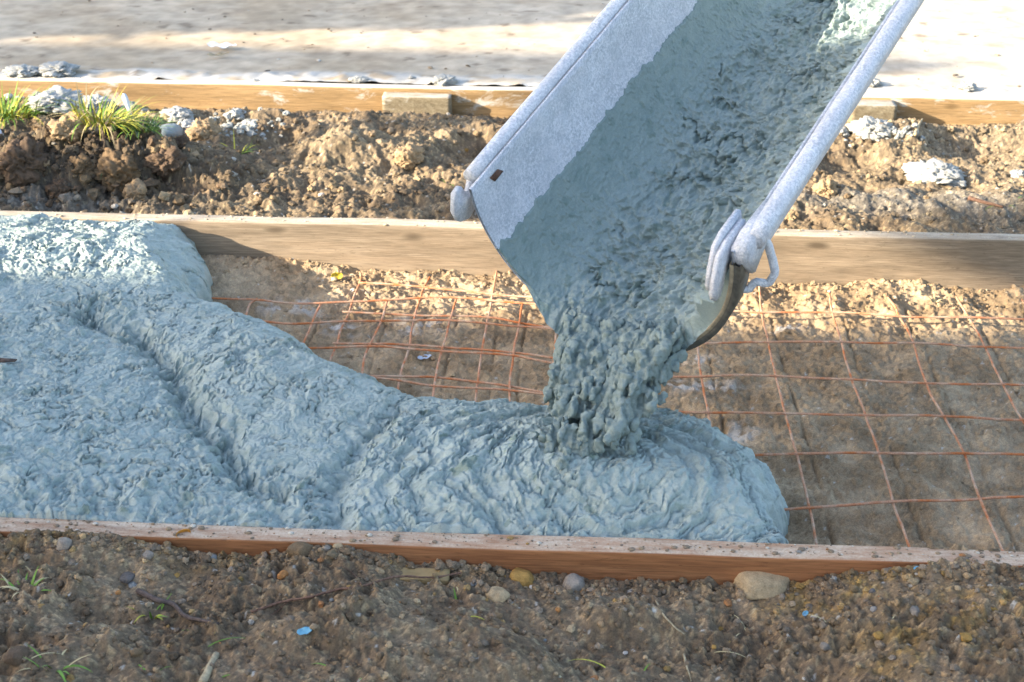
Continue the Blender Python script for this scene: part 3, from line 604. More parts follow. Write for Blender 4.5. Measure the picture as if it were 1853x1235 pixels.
# ------------------------------------------------------------------ clods, stones, crumbs
def rock_mesh(name, seed, ang=.25, lump=0., sub=4, flat=.75):
    V, Q = ICO[sub]; r = 1+.22*fbm3(V+seed*3.7, 1.1, 3, seed)
    rg = np.random.default_rng(seed)
    for _ in range(int(14*ang*4)):                                     # facets
        d = rg.normal(size=3); d /= np.linalg.norm(d); h = rg.uniform(.72, .95); dt = (V*r[:, None])@d; ex = np.maximum(dt-h, 0); r = r-ex*.8/np.maximum(V@d, .3)
    if lump:
        W = V+.25*np.stack([n3(V*2+9, seed), n3(V*2+4, seed+1), n3(V*2+6, seed+2)], 1)
        if lump > 1:                                                   # knobbly concrete
            dd = rg.normal(size=(190, 3)); dd /= np.linalg.norm(dd, axis=1)[:, None]; rs = rg.uniform(.10, .27, 190); c = (W/np.linalg.norm(W, axis=1)[:, None])@dd.T
            r = r*.85+lump*.9*np.max(np.where(c > np.cos(rs), np.sqrt(np.maximum(1-((1-c)/(1-np.cos(rs))), 0))*rs, 0), 1)
        r = r+.34*fbm3(W, 1.5, 2, seed+6)+.30*(.2-np.abs(fbm3(W, 3.2, 4, seed+9, .6)))+.10*fbm3(W, 9, 4, seed+3, .65)
    r = r+.03*fbm3(V, 5, 3, seed+3); return np_mesh(name, V*r[:, None]*np.array([1, 1, flat]), Q)
ROCK = [rock_mesh('stone', s, .35, 0) for s in range(6)]; CLOD = [rock_mesh('clod', 20+s, .1, 1.0, 5, .85) for s in range(5)]; SPILL = [rock_mesh('spill', 40+s, 0, 1.1, 5, .6) for s in range(4)]
_ri = [0]
def rock(a, b, w_px, mat, label, name='stone', pool=ROCK, cat='stone', h=.85, group=None, sink=.35, z=None, mesh_mat=None):
    p = on_ground(a, b) if z is None else at(a, b, z); sc = np.linalg.norm(p-CP)/F; r = w_px*sc/2
    _ri[0] += 1; me = pool[_ri[0] % len(pool)].copy(); o = link(name, me, mat); s = r/1.08
    o.scale = (s, s*.9, s*h); o.rotation_euler = (0, 0, _ri[0]*2.4); o.location = (p[0], p[1], p[2]+s*h*.75*(1-2*sink)*.5+(0 if z is None else s*h*.3)); tag(o, label, cat, group); return o
FG = [(117, 987, 36, 'grey', 'rounded grey brown stone in the soil at the far left below the front board'), (268, 1007, 26, 'grey', 'angular grey stone lying alone below the orange leaf'),
      (386, 1011, 18, 'blue', 'small bluish grey pebble just below the dark red face of the front board'), (232, 1047, 32, 'dark', 'dark grey stone above the thick end of the dark stick'),
      (241, 1061, 22, 'blue', 'small dark bluish stone touching the thick end of the dark stick'), (320, 1043, 15, 'ochre', 'small ochre pebble right of the dark stone pair'), (214, 1073, 12, 'orange', 'tiny orange pebble left of the dark stick'),
      (513, 1042, 24, 'orange', 'bright orange brown crumbly stone left of the long thin root'), (543, 1057, 28, 'brown', 'brown crumbly lump right of the bright orange stone'),
      (611, 990, 24, 'tan', 'square tan stone close below the front board'), (591, 994, 17, 'grey', 'small grey stone touching the square tan stone'), (545, 999, 50, 'brown', 'broad grey clod against the front board left of the square tan stone'),
      (900, 1082, 54, 'tan', 'flat upright tan rock with a pointed top'), (943, 1048, 54, 'ochre', 'yellowish grey rock leaning above the pointed tan rock'), (1038, 1060, 54, 'grey', 'smooth grey rock half buried below the board right of the tan rocks'),
      (963, 1064, 13, 'white', 'small white stone chip right of the pointed tan rock'), (1055, 1074, 14, 'orange', 'oval orange pebble under the smooth grey rock'), (1010, 1104, 13, 'orange', 'orange brown pebble on bare soil below the smooth grey rock'),
      (1121, 1050, 24, 'ochre', 'ochre stone with yellow edge under the middle of the front board'), (1160, 1050, 22, 'tan', 'tan oval stone right of the ochre stone under the front board'), (1377, 1054, 116, 'tan', 'large smooth tan boulder half buried against the front board'),
      (1304, 1140, 20, 'ochre', 'ochre crumb of stone below the large tan boulder'), (1292, 1172, 12, 'ochre', 'small ochre pebble in the middle right of the foreground'), (1131, 1183, 12, 'white', 'white shard near the bottom middle of the photo'),
      (985, 1160, 12, 'blue', 'pale bluish pebble in smooth soil at bottom middle'), (1446, 1133, 26, 'brown', 'round brown stone below right of the large boulder'), (1492, 1171, 22, 'grey', 'grey lump in dark crumbs below the round brown stone'),
      (1589, 1151, 22, 'ochre', 'ochre clump in the dark soil right of centre'), (1746, 1156, 28, 'ochre', 'ochre clod at the lower right on yellow sand'), (1796, 1105, 20, 'ochre', 'orange yellow lump near the right edge of the foreground'),
      (1733, 1066, 16, 'tan', 'small tan stone under the buried right end of the front board'), (1655, 1107, 28, 'grey', 'angular grey stone in the dark right foreground soil'), (1578, 1071, 15, 'dark', 'dark purple pebble in the yellow soil right of the boulder'),
      (600, 1087, 10, 'blue', 'tiny blue grey pebble beside the long thin root'), (1423, 1058, 14, 'ochre', 'little ochre pebble at the right foot of the large boulder'), (858, 1058, 16, 'blue', 'small grey blue stone left of the leaning yellowish rock'),
      (30, 1190, 50, 'dark_earth', 'big dark brown lump at the lower left corner'), (245, 1182, 26, 'brown', 'brown oval stone near the lower left bottom'), (680, 990, 20, 'brown', 'brown lump at the foot of the front board right of the square tan stone'), (700, 993, 26, 'tan', 'tan lump against the front board where its red face begins')]
for a, b, w_, m_, lab in FG: rock(a, b, w_*(1.12 if w_ > 100 else 1), ST[m_], lab, sink=.3, h=.52 if w_ > 100 else .85)
for a, b, w_, m_, lab in [(582, 354, 15, 'white', 'round pale pebble on the dirt behind the grey board'), (465, 352, 13, 'white', 'small pale pebble left of the round one behind the grey board'), (478, 328, 10, 'grey', 'tiny grey pebble above the two pale ones'),
                        (843, 273, 13, 'ochre', 'small yellow stone in the footprint beside the chute'), (300, 215, 30, 'tan', 'tan stone in the spilled concrete left of the broken fragment'), (350, 282, 26, 'earth', 'tan chunk of earth under the round light clod')]: rock(a, b, w_, ST[m_], lab)
for a, b, w_, m_, lab in [(145, 308, 58, 'brown', 'rounded brown clod with grass roots on the left dirt heap'), (212, 318, 96, 'brown', 'largest brown clod low on the left dirt heap'), (370, 245, 66, 'earth', 'round light brown clod beside the broken concrete fragment'),
                        (125, 238, 64, 'earth', 'pale sunlit clod on top of the left dirt heap left of the grass'), (75, 232, 46, 'earth', 'small reddish clod on the far left of the dirt heap'), (40, 300, 100, 'dark_earth', 'broad dark clod at the left edge of the dirt heap'),
                        (250, 355, 60, 'earth', 'crumbly clod at the foot of the left dirt heap by the grey board'), (110, 345, 50, 'dark_earth', 'dark clod at the shaded foot of the left dirt heap'), (300, 300, 70, 'dark_earth', 'dark clod on the right shoulder of the left dirt heap'), (330, 265, 40, 'dark_earth', 'small dark clod under the broken concrete fragment'),
                        (1492, 347, 52, 'earth', 'tan crumbly clod right of the chute tube'), (1232, 345, 40, 'dark_earth', 'clod hidden behind the chute'), (740, 290, 60, 'earth', 'square edged clod at the right end of the sunlit dirt ridge'), (1430, 395, 34, 'earth', 'small tan clod on the strip right of the chute above the board')]:
    if w_ == 40 and a == 1232: continue
    rock(a, b, w_, ST[m_], lab, 'soil_clod', CLOD, 'clod', .9)
for a, b, w_, lab, h in [(1690, 318, 100, 'large pale lump of spilled concrete on the sunlit dirt at right', .7), (1577, 236, 82, 'grey lump of spilled concrete at the foot of the right stake', .7), (1522, 240, 34, 'small concrete crumb left of the right stake', .8), (1786, 212, 22, 'pale cube like concrete crumb by the back board at right', 1.),
                      (1745, 214, 26, 'pale concrete crumb left of the cube like one', .9), (1843, 317, 30, 'pale concrete lump at the right edge of the photo', .8), (100, 186, 90, 'grey knobbly concrete spill behind the left grass', .6), (170, 192, 70, 'grey knobbly concrete spill right of the left grass', .6),
                      (320, 212, 60, 'grey concrete lump against the back board above the fragment', .8), (345, 232, 60, 'bluish concrete lump behind the light clod', .6), (425, 210, 44, 'pale concrete lump below the back board right of the light clod', .8), (455, 225, 40, 'low grey concrete crumb right of the light clod', .6)]:
    rock(a, b, w_, CRUST, lab, 'spilled_concrete', SPILL, 'concrete lump', h)
for a, b, w_, lab in [(40, 135, 60, 'white concrete spatter on the left end of the back board'), (105, 132, 70, 'knobbly white concrete spatter on the back board above the grass'), (745, 142, 14, 'small white crumb on the back board'), (803, 150, 50, 'flat grey concrete dab on the back board above the left stake'), (650, 147, 34, 'flat pale concrete dab on the back board left of the stake'),
                    (462, 148, 16, 'brown crumb lying on the back board'), (1575, 152, 40, 'pale concrete dab on the back slab edge right of the chute'), (1750, 160, 36, 'pale concrete dab on the back slab edge near the right end')]:
    rock(a, b, w_, CRUST, lab, 'concrete_dab', SPILL, 'concrete lump', .5, z=.105)
rock(298, 246, 72, concrete('old_concrete', (.20, .25, .26), (.26, .30, .31), (.8, .95)), 'half round blue grey fragment of hardened concrete beside the grass', 'concrete_fragment', ROCK, 'concrete fragment', .75)

# loose crumbs of earth and gravel: too many to count
def scatter(name, region, n, rlo, rhi, cols, seed, mat, kind='stuff', own=.16):
    rg = np.random.default_rng(seed); V0, Q0 = ICO[2]; sh = []
    for s in range(8): sh.append(V0*(1+.50*fbm3(V0+s*9, 1.7, 3, s, .6))[:, None])
    Vs, Qs, Cs = [], [], []; k = 0
    for i in range(n):
        x, y = region(rg)
        if y is None: continue
        r = rlo*(rhi/rlo)**(rg.random()**3.); z = gz(x, y)
        a = rg.uniform(0, 6.28); ca, sa = math.cos(a), math.sin(a); v = sh[i % 8]*np.array([r*rg.uniform(.8, 1.4), r, r*rg.uniform(.6, 1.)])
        v = np.stack([v[:, 0]*ca-v[:, 1]*sa, v[:, 0]*sa+v[:, 1]*ca, v[:, 2]], 1)+np.array([x, y, z+.25*r])
        Vs.append(v); Qs.append(Q0+k); k += len(v); c = np.array(cols[rg.integers(len(cols))])*rg.uniform(.75, 1.25); lc = tint_at(x, y)*rg.uniform(.75, 1.2); c = lc if rg.random() > own else c; Cs.append(np.repeat(c[None], len(v), 0))
    o = link(name, np_mesh(name, np.vstack(Vs), np.vstack(Qs), smooth=False, color=np.vstack(Cs)), mat); tag(o, kind=kind); return o
EARTH = tinted('earth_crumb', .95, .15, 500, .7, .002, .4)
br = [(.25, .19, .135), (.22, .17, .12), (.29, .215, .14), (.20, .16, .12)]*12+[(.28, .18, .07), (.30, .2, .09), (.30, .19, .08), (.34, .21, .08), (.24, .22, .2), (.42, .37, .3), (.33, .16, .07)]
def reg_fg(rg):
    x = rg.uniform(-1.35, .40); y = NB0-.008-.36*rg.random()**1.3; return x, y
scatter('soil_crumbs', reg_fg, 6500, .0011, .0065, br, 5, EARTH)
def reg_board(rg): return rg.uniform(-1.35, .45), NB0-.004-abs(rg.normal(0, .016))
scatter('soil_crumbs', reg_board, 1500, .0014, .0075, br, 6, EARTH)
tr = [(.44, .36, .25), (.38, .31, .22), (.50, .41, .30), (.50, .45, .36)]
def reg_tr(rg):
    x = rg.uniform(-1.3, .95); return x, (-.11*rg.random()**1.5+.026 if rg.random() < .55 else rg.uniform(NB1+.01, .02))
scatter('trench_crumbs', reg_tr, 1900, .0014, .0075, tr, 7, EARTH, own=.05)
bk_ = [(.22, .16, .10), (.26, .19, .12), (.18, .13, .08), (.30, .23, .15), (.30, .28, .24)]
def reg_bk(rg): return rg.uniform(-2.3, 1.15), rg.uniform(.085, 1.09)
scatter('back_crumbs', reg_bk, 5000, .0018, .011, bk_, 8, EARTH)
def reg_hp(rg):
    c = px(130, 310, .1); return c[0]+rg.normal(0, .22), np.clip(c[1]+rg.normal(0, .14), .09, 1.08)
scatter('heap_crumbs', reg_hp, 1500, .0025, .017, [(.16, .11, .07), (.13, .09, .06), (.21, .15, .09)], 9, EARTH)
gr_ = [(.30, .31, .29), (.36, .36, .33), (.26, .27, .26)]
def reg_sp(rg):
    q = rg.integers(5); c = [(90, 185), (170, 190), (330, 222), (430, 212), (1600, 238)][q]; w = px(*c, .08); return w[0]+rg.normal(0, .07), min(w[1]+rg.normal(0, .025), 1.09)
scatter('concrete_crumbs', reg_sp, 420, .004, .014, gr_, 10, EARTH, own=1.)
rgd = np.random.default_rng(77); V0, Q0 = ICO[2]; Vs, Qs, Cs = [], [], []
for i in range(240):
    r = .002*(4**(rgd.random()**3)); v = V0*np.array([r*1.5, r, r*.5])*(1+.4*fbm3(V0+i, 1.4, 2))[:, None]; a = rgd.uniform(0, 6.3)
    v = np.stack([v[:, 0]*math.cos(a)-v[:, 1]*math.sin(a), v[:, 0]*math.sin(a)+v[:, 1]*math.cos(a), v[:, 2]], 1)+np.array([rgd.uniform(-2.7, 1.5), rgd.uniform(1.22, 2.8), .102])
    Vs.append(v); Qs.append(Q0+i*len(v)); Cs.append(np.repeat(np.array([(.3, .24, .17), (.2, .15, .1), (.5, .47, .42), (.13, .11, .09)][rgd.integers(4)])[None], len(v), 0))
tag(link('slab_debris', np_mesh('slab_debris', np.vstack(Vs), np.vstack(Qs), smooth=False, color=np.vstack(Cs)), EARTH), kind='stuff')
# dust and crumbs that fell on the two boards
def on_board(name, y0, y1, zt, n, seed, cols, x0, x1, rhi):
    rg = np.random.default_rng(seed); V0, Q0 = ICO[2]; Vs, Qs, Cs = [], [], []
    for i in range(n):
        r = .0007*(rhi/.0007)**(rg.random()**3); v = V0*np.array([r*1.3, r, r*.6])*(1+.3*fbm3(V0+i, 1.2, 2))[:, None]+np.array([rg.uniform(x0, x1), rg.uniform(y0+.003, y1-.003), zt+.0008])
        Vs.append(v); Qs.append(Q0+i*len(v)); Cs.append(np.repeat(np.array(cols[rg.integers(len(cols))])[None], len(v), 0))
    tag(link(name, np_mesh(name, np.vstack(Vs), np.vstack(Qs), color=np.vstack(Cs)), EARTH), kind='stuff')
on_board('board_grit', NB0, NB1, NBT, 480, 31, br+[(.55, .5, .42)]*6, -1.3, .4, .0045)
on_board('board_grit', FB0, FB1, FBT, 350, 32, tr, -1.9, .8, .004)

# ------------------------------------------------------------------ grass, twigs, litter
def blade(p0, dirv, L, w, curl, rg, seg=6):
    P = []; d = np.array(dirv, float); d /= np.linalg.norm(d); p = np.array(p0, float); side = np.cross(d, [0, 0, 1.]); side = side/np.linalg.norm(side) if np.linalg.norm(side) > .1 else np.array([1., 0, 0])
    V = []; Q = []
    for i in range(seg+1):
        ww = w*(1-(i/seg)**1.6)+.0002; V += [p-side*ww/2, p+np.cross(side, d)*ww*.18, p+side*ww/2]
        if i < seg: k = 3*i; Q += [[k, k+1, k+4, k+3], [k+1, k+2, k+5, k+4]]
        d = d+np.array([0, 0, -curl/seg]); d /= np.linalg.norm(d); p = p+d*L/seg
    return np.array(V), np.array(Q)
def tuft(a, b, n, L, spread, mats, label, seed, up=0., lean=(0, 0)):
    p = on_ground(a, b)+np.array([0, -.01, up]); rg = np.random.default_rng(seed); root = empty('grass_tuft', p); tag(root, label, 'grass')
    for mi, mk in enumerate(mats):
        Vs, Qs = [], []; k = 0
        for i in range(n//len(mats)):
            an = rg.uniform(0, 6.28); r = spread*math.sqrt(rg.random()); q = np.array([p[0]+r*math.cos(an), p[1]+r*.6*math.sin(an), p[2]-.006])
            d = np.array([math.cos(an)*rg.uniform(.2, 1.)+lean[0], math.sin(an)*rg.uniform(.2, 1.)+lean[1], rg.uniform(.5, 1.2)])
            v, f = blade(q, d, L*rg.uniform(.5, 1.2), .0042*rg.uniform(.7, 1.3), rg.uniform(.5, 2.), rg); Vs.append(v); Qs.append(f+k); k += len(v)
        part('blades', np_mesh('blades', np.vstack(Vs), np.vstack(Qs)), GRASS[mk], root)
tuft(10, 215, 260, .095, .10, ('green', 'yellow', 'green'), 'large green grass tuft at the left edge of the photo', 1, .02)
tuft(195, 240, 210, .10, .07, ('yellow', 'yellow', 'green', 'dry'), 'yellow green grass tuft in the middle of the dirt heap', 2, .035, lean=(.3, 0))
tuft(256, 246, 110, .07, .05, ('green', 'dark'), 'low green grass tuft by the concrete fragment', 3, .025)
tuft(430, 272, 14, .06, .03, ('green', 'yellow'), 'small sparse tuft of grass left of the sunlit dirt ridge', 4)
tuft(205, 290, 16, .07, .03, ('dry', 'dark'), 'roots and wilted grass hanging over the dark side of the dirt heap', 5, lean=(.2, -.8))
tuft(815, 330, 8, .03, .012, ('green',), 'tiny green sprout beside the left chute hook', 6)
tuft(1815, 368, 8, .05, .02, ('green', 'dry'), 'sparse grass sprig on the dirt at the far right', 7)
tuft(45, 1055, 14, .035, .025, ('green', 'dry'), 'small flattened grass tuft on the left foreground soil', 8)
tuft(100, 1195, 16, .04, .02, ('green', 'dry'), 'small grass tuft near the lower left corner', 9)
tuft(275, 1100, 14, .03, .02, ('yellow', 'green'), 'small grass tuft under the dark stick', 10)
tuft(830, 1085, 8, .025, .012, ('green',), 'tiny grass tuft left of the pointed tan rock', 11)
tuft(1690, 540, 4, .045, .005, ('dry',), 'bent dry straw against the grey board at right', 12)
BL = [(46, 1000, .04, 1.9, 'green'), (60, 1040, .045, 2.2, 'dry'), (165, 1020, .03, 1., 'dry'), (335, 1055, .03, .3, 'dry'), (362, 1062, .025, 2., 'dry'), (375, 1170, .075, .6, 'green'), (330, 1140, .06, -.4, 'green'), (50, 1195, .05, .7, 'dry'),
      (360, 1215, .06, .8, 'dry'), (400, 1225, .05, .3, 'green'), (265, 1215, .035, 2.3, 'green'), (280, 1220, .03, 1., 'green'), (455, 1025, .03, 1.9, 'green'), (470, 1080, .05, -.2, 'green'), (500, 1150, .05, .6, 'dark'), (540, 1160, .035, .8, 'dry'), (580, 1170, .03, 1.5, 'dry'),
      (600, 1210, .04, 2.6, 'green'), (620, 1215, .02, 1.2, 'dry'), (650, 1228, .035, 0., 'green'), (772, 1225, .04, 1.5, 'green'), (830, 1070, .03, 1.9, 'dry'), (850, 1115, .03, -.3, 'yellow'), (1040, 1035, .035, 2.3, 'dry'), (1100, 1210, .07, 2.6, 'yellow'), (1165, 1215, .025, 1.2, 'green'),
      (1190, 1175, .05, .1, 'dry'), (1290, 1045, .04, .5, 'dry'), (1305, 1080, .03, 1.6, 'green'), (1290, 1180, .07, -.2, 'dry'), (1350, 1140, .05, 1.9, 'dry'), (1325, 1160, .03, 1.1, 'dry'), (1495, 1125, .04, 2.4, 'dry'), (1510, 1150, .03, 1., 'dry'), (1610, 1130, .03, 1.2, 'dry'), (1840, 1115, .03, 2.4, 'dry'),
      (1603, 1200, .012, 1.5, 'green'), (1560, 1215, .012, .8, 'yellow'), (1360, 1185, .02, .8, 'dry'), (1020, 1230, .04, 2.2, 'dry'), (725, 1000, .03, -.3, 'green'), (700, 1005, .025, -.1, 'dark'), (925, 1168, .012, 0, 'yellow'), (1100, 1100, .012, 1.5, 'yellow')]
brg = np.random.default_rng(4); proto = None
for a, b, L, an, mk in BL:
    p = on_ground(a, b); v, q = blade((0, 0, 0), (math.cos(an), .7*math.sin(an), .55), L, .0022, 1.3, brg, 7)
    o = link('stray_grass', np_mesh('stray_grass', v, q), GRASS[mk]); o.location = (p[0], p[1], p[2]-.001)
    tag(o, 'single loose thin strand of grass lying on the foreground soil', 'grass', 'loose grass blades on the foreground soil')
def twig(pts, r, mat, label, name='twig', cat='twig', lift=.003, taper=.5, branches=()):
    P = np.array([on_ground(a, b)+np.array([0, 0, lift]) for a, b in pts]); 
    for _ in range(2): P[1:-1, 2] = np.maximum(P[1:-1, 2], .5*(P[:-2, 2]+P[2:, 2])-.002)
    S = spline(P, 8); S += .0008*np.stack([n3(S*70, 3), n3(S*70, 5), n3(S*70, 7)], 1); ms = [tube_mesh(name, S, r*np.linspace(1, taper, len(S)), 8, jit=.0006)]
    for bp in branches: B = spline(np.array([on_ground(a, b)+np.array([0, 0, lift+.002]) for a, b in bp]), 6); ms.append(tube_mesh(name, B, r*.5*np.linspace(1, .4, len(B)), 6))
    tag(link(name, join(name, ms), mat), label, cat)
twig([(250, 1074), (285, 1090), (315, 1104), (335, 1122), (365, 1130), (395, 1134)], .0045, BARK, 'thick dark stick half buried in the left foreground soil', lift=.004)
twig([(455, 1112), (510, 1098), (560, 1085), (610, 1074), (660, 1064), (720, 1058), (780, 1050), (840, 1040)], .0020, ROOT, 'long thin reddish root lying across the foreground soil', 'root', 'root', .004, .8, [[(655, 1064), (640, 1045), (620, 1030)], [(520, 1096), (505, 1110), (490, 1120)]])
twig([(366, 1240), (378, 1215), (392, 1188)], .0062, STRAW, 'pale broken stick at the bottom edge left of centre', taper=.8)
twig([(1187, 1090), (1200, 1115), (1218, 1135), (1238, 1152)], .0016, STRAW, 'thin grey root strand below the middle of the board', 'root', 'root')
twig([(1237, 1188), (1243, 1210), (1250, 1236)], .0018, STRAW, 'short pale straw at the bottom edge right of centre', 'straw', 'straw')
twig([(1752, 360), (1780, 368), (1815, 377)], .006, ROOT, 'brown root poking out of the shaded dirt at far right', 'root', 'root')
twig([(1655, 250), (1662, 232), (1668, 222)], .005, STRAW, 'pale splinter of wood sticking up right of the footprint', 'wood_splinter', 'splinter', .01)
pl0, pl1 = on_ground(652, 1038), on_ground(815, 1044); pc = (pl0+pl1)/2
m = board_mesh('lath', pl0[0], pl1[0], pc[1]-.01, pc[1]+.02, pc[2]-.012, pc[2]+.0005, .0015, .001, 9, .01); tag(link('wood_lath', m, W_STAKE if False else plain('yellow_lath', (.30, .21, .10), .8, .2, 40, .25)), 'thin yellowish strip of wood half buried above the long root', 'wood strip')
def leaf(p, r, axis_, mat, label, bend=.6, rot=0, tilt=.5, name='leaf', cat='leaf', asp=.6):
    u, v = np.meshgrid(np.linspace(-1, 1, 17), np.linspace(-1, 1, 11), indexing='ij'); w_ = np.sqrt(np.maximum(1-u*u, 0))**.8*asp
    x = u*r; y = v*w_*r; z = bend*r*(u*u*.6+v*v*w_)+.08*r*np.sin(u*7)*v
    Pm = np.stack([x, y, z], -1); R_ = np.array((Matrix.Rotation(rot, 3, 'Z') @ Matrix.Rotation(tilt, 3, 'X'))); Pm = Pm@R_.T+np.array(p)
    top = grid_mesh(name, Pm); 
    o = link(name, top, mat); md = o.modifiers.new('thick', 'SOLIDIFY'); md.thickness = .0006; tag(o, label, cat); return o
leaf(on_ground(610, 508)+np.array([0, 0, .012]), .014, 0, LEAFY, 'yellow leaf standing at the foot of the grey board', .4, .2, 1.2)
leaf(at(332, 968, .10)+np.array([0, -.006, .004]), .012, 0, LEAFO, 'curled orange leaf on the edge of the front board', 1.2, .6, .9)
leaf(on_ground(551, 1147)+np.array([0, 0, .004]), .011, 0, BLUE, 'pale blue plastic chip on the foreground soil', .2, .5, .4, 'plastic_chip', 'plastic chip', .5)
leaf(at(1657, 1023, .105)+np.array([0, -.008, 0]), .006, 0, BLUE, 'turquoise chip below the right end of the front board', .2, .3, .8, 'plastic_chip', 'plastic chip', .5)
leaf(on_ground(1456, 1114)+np.array([0, 0, .003]), .007, 0, BLUE, 'turquoise chip above the round brown stone', .3, .9, .5, 'plastic_chip', 'plastic chip', .5)
leaf(on_ground(768, 650)+np.array([0, 0, .003]), .016, 0, PLAST, 'pale blue white scrap under the wire mesh left of the stream', .3, .5, .2, 'plastic_scrap', 'scrap', .4)
leaf(at(402, 88, .104)+np.array([0, 0, .006]), .05, 0, PAPER, 'crumpled white paper scrap on the old slab', .25, -.1, .1, 'paper_scrap', 'paper', .35)
leaf(at(395, 104, .104)+np.array([0, 0, .006]), .035, 0, STRAW, 'dry brown leaf on the old slab below the paper scrap', .3, .4, .1, 'leaf', 'leaf', .3)
def spoon(a, b, H_, label):
    p = np.array(on_ground(a, b)); V = []
    prof = [(0, .0005), (.08, .005), (.16, .0055), (.26, .001), (.40, .0022), (.55, .0035), (.7, .0065), (.85, .0085), (.95, .0075), (1., .003)]
    for t, w_ in spline(np.array([(x, y, 0) for x, y in prof]), 4)[:, :2]:
        c = p+np.array([-.28*H_*t, .02*t, H_*t-.004]); V.append([c+np.array([-w_*.9, 0, -w_*.2]), c+np.array([0, -.004, 0]), c+np.array([w_*.9, 0, w_*.2])])
    o = link('plastic_strip', grid_mesh('plastic_strip', np.array(V)), PLAST); md = o.modifiers.new('thick', 'SOLIDIFY'); md.thickness = .0015; tag(o, label, 'plastic strip')
spoon(252, 252, .12, 'white plastic strip standing upright in the dirt beside the grass')
spoon(4, 250, .14, 'white plastic strip at the extreme left edge of the photo')
ch = at(8, 645, .14); ch[2] = pz(ch[0], ch[1])+.006
tag(link('wood_chip', plate('wood_chip', [(-.02, -.003), (.018, -.002), (.022, .003), (-.01, .006)], ch, np.array([1., .1, 0]), np.array([0, .4, .9]), .008, BARK, .001), BARK), 'dark wood chip stuck in the wet concrete at the left edge', 'wood chip')

# ------------------------------------------------------------------ unseen shade casters: house and trees from their shadows, the rest added
WALL = plain('render_wall', (.55, .5, .43), .9, .2, 8, .1); ROOF = plain('roof_tile', (.22, .1, .07), .9, .2, 12, .3); GLASS = plain('window_glass', (.05, .06, .07), .1, .5, 3, .1)
def box(name, x0, x1, y0, y1, z0, z1, mat, root, bev=.01):
    bm = bmesh.new(); bmesh.ops.create_cube(bm, size=1, matrix=Matrix.Translation(((x0+x1)/2, (y0+y1)/2, (z0+z1)/2)) @ Matrix.Diagonal((x1-x0, y1-y0, z1-z0, 1)))
    bmesh.ops.bevel(bm, geom=list(bm.edges), offset=bev, segments=2, affect='EDGES'); me = bpy.data.meshes.new(name); bm.to_mesh(me); bm.free(); return part(name, me, mat, root)
EY, EZ = -4.15, 3.95
house = empty('house', (-13, -8, 0)); tag(house, 'rendered house with tiled roof standing behind the photographer on the left', 'house')
box('wall', -22, -5.6, -12, -4.6, -.2, 3.9, WALL, house)
bm = bmesh.new(); vs = [bm.verts.new(v) for v in ((-22.4, EY, EZ-.12), (-5.2, EY, EZ-.12), (-5.2, EY, EZ), (-22.4, EY, EZ), (-22.4, -8.3, EZ+1.6), (-5.2, -8.3, EZ+1.6), (-22.4, -12.4, EZ), (-5.2, -12.4, EZ), (-22.4, -12.4, EZ-.12), (-5.2, -12.4, EZ-.12))]
for f in ((0, 1, 2, 3), (3, 2, 5, 4), (4, 5, 7, 6), (6, 7, 9, 8), (8, 9, 1, 0), (0, 3, 4, 6, 8), (1, 9, 7, 5, 2)): bm.faces.new([vs[i] for i in f])
bmesh.ops.recalc_face_normals(bm, faces=bm.faces); me = bpy.data.meshes.new('roof'); bm.to_mesh(me); bm.free(); part('roof', me, ROOF, house)
box('shade_slab', -9.2, -7.3, EY-.45, EY+.62, EZ-.06, EZ+.02, W_BACK, house)  # unseen slab added at the eave to shade the chute and right board
for x in (-19, -15, -11, -8): box('window', x-.6, x+.6, -4.62, -4.585, 1., 2.3, GLASS, house)
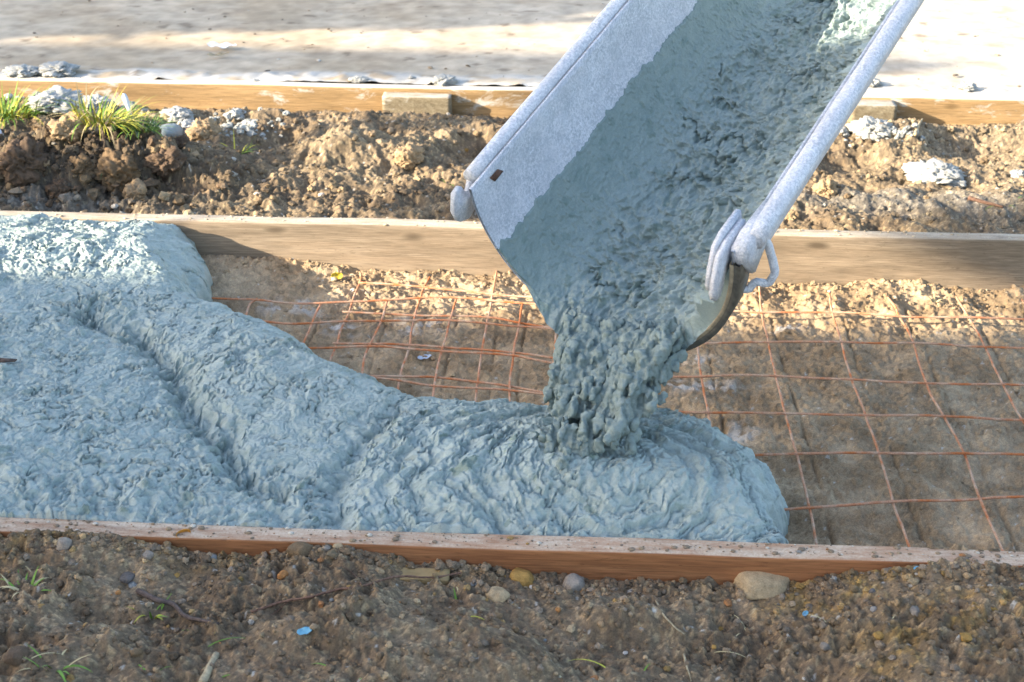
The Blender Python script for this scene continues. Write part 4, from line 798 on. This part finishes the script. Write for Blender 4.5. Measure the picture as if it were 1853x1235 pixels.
def tree(name, x, y, h, rad, nl, seed, label, lsize=.10, tr_r=.1):
    """trunk and limbs with a leafy crown of radii rad round the height h"""
    rg = np.random.default_rng(seed); root = empty(name, (x, y, 0)); tag(root, label, 'tree'); ms = []; rad = np.array(rad); C_ = np.array([x, y, h])
    tp = spline([(x, y, -.1), (x+.06*rad[0], y, h*.3), (x-.05*rad[0], y, h*.6), (x, y, h)], 6); ms.append(tube_mesh('trunk', tp, np.linspace(tr_r, .2*tr_r, len(tp)), 10)); tips = []
    for i in range(22):
        c = np.array([x, y, h-rad[2]*rg.uniform(.3, 1.)]); d = rg.normal(size=3); d /= np.linalg.norm(d); e = C_+d*rad*rg.uniform(.6, 1)
        b = spline([c, (c+e)/2+rg.normal(0, .06, 3)*rad, e], 6); ms.append(tube_mesh('trunk', b, np.linspace(.3*tr_r, .05*tr_r, len(b)), 6)); tips.append(b)
    part('trunk', join('trunk', ms), BARK, root); V = []; Q = []; T = np.vstack(tips)
    for i in range(nl):
        c = T[rg.integers(len(T))]+rg.normal(0, .2, 3)*rad; u = rg.normal(size=3); u /= np.linalg.norm(u); w_ = np.cross(u, rg.normal(size=3)); w_ /= np.linalg.norm(w_); s = lsize*rg.uniform(.6, 1.2)
        k = len(V); V += [c-u*s, c+w_*s*.45, c+u*s, c-w_*s*.45]; Q.append([k, k+1, k+2, k+3])
    part('crown', np_mesh('crown', np.array(V), np.array(Q)), GRASS['dark'], root)
def sunward(p, s): return np.array([p[0]-2.5*s, p[1]-s, s+.05])
for (a, b, s_, rd, nl, ls, lab) in [(150, 2, 2.6, (1.0, .30, .28), 6000, .10, 'dense round tree standing off to the left beyond the old slab'), (760, -6, 2.4, (.9, .30, .24), 5200, .09, 'dense round tree nearest the slab off to the left'),
                                    (120, 325, .8, (.3, .10, .08), 1500, .035, 'unseen dense bush added just left of the dirt heap to shade it'), (960, 330, 1.5, (.3, .10, .06), 260, .05, 'unseen sparse bush added left of the trench to dapple the dirt strip')]:  # the last two are unseen bushes added to shade the dirt
    q = sunward(px(a, b, .1), s_); tree('tree' if s_ > 2.5 else 'shade_plant', q[0], q[1], q[2], rd, nl, int(a), lab, ls, .09 if s_ > 2.5 else .02)
# unseen beam on posts, added to throw a shadow band across the slab
pg = empty('shade_frame', (-12, -3, 0)); s_ = 4.3; yb = px(500, 113, .1)[1]-s_; tag(pg, 'unseen timber beam on posts added to throw a shadow band on the slab', 'shade_frame')
box('beam', -15.5, -10.3, yb-.04, yb+.04, s_+.1-.15, s_+.1+.15, W_BACK, pg)
for x in (-15.3, -10.5): box('post', x-.06, x+.06, yb-.05, yb+.05, -.1, s_+.02, W_BACK, pg)
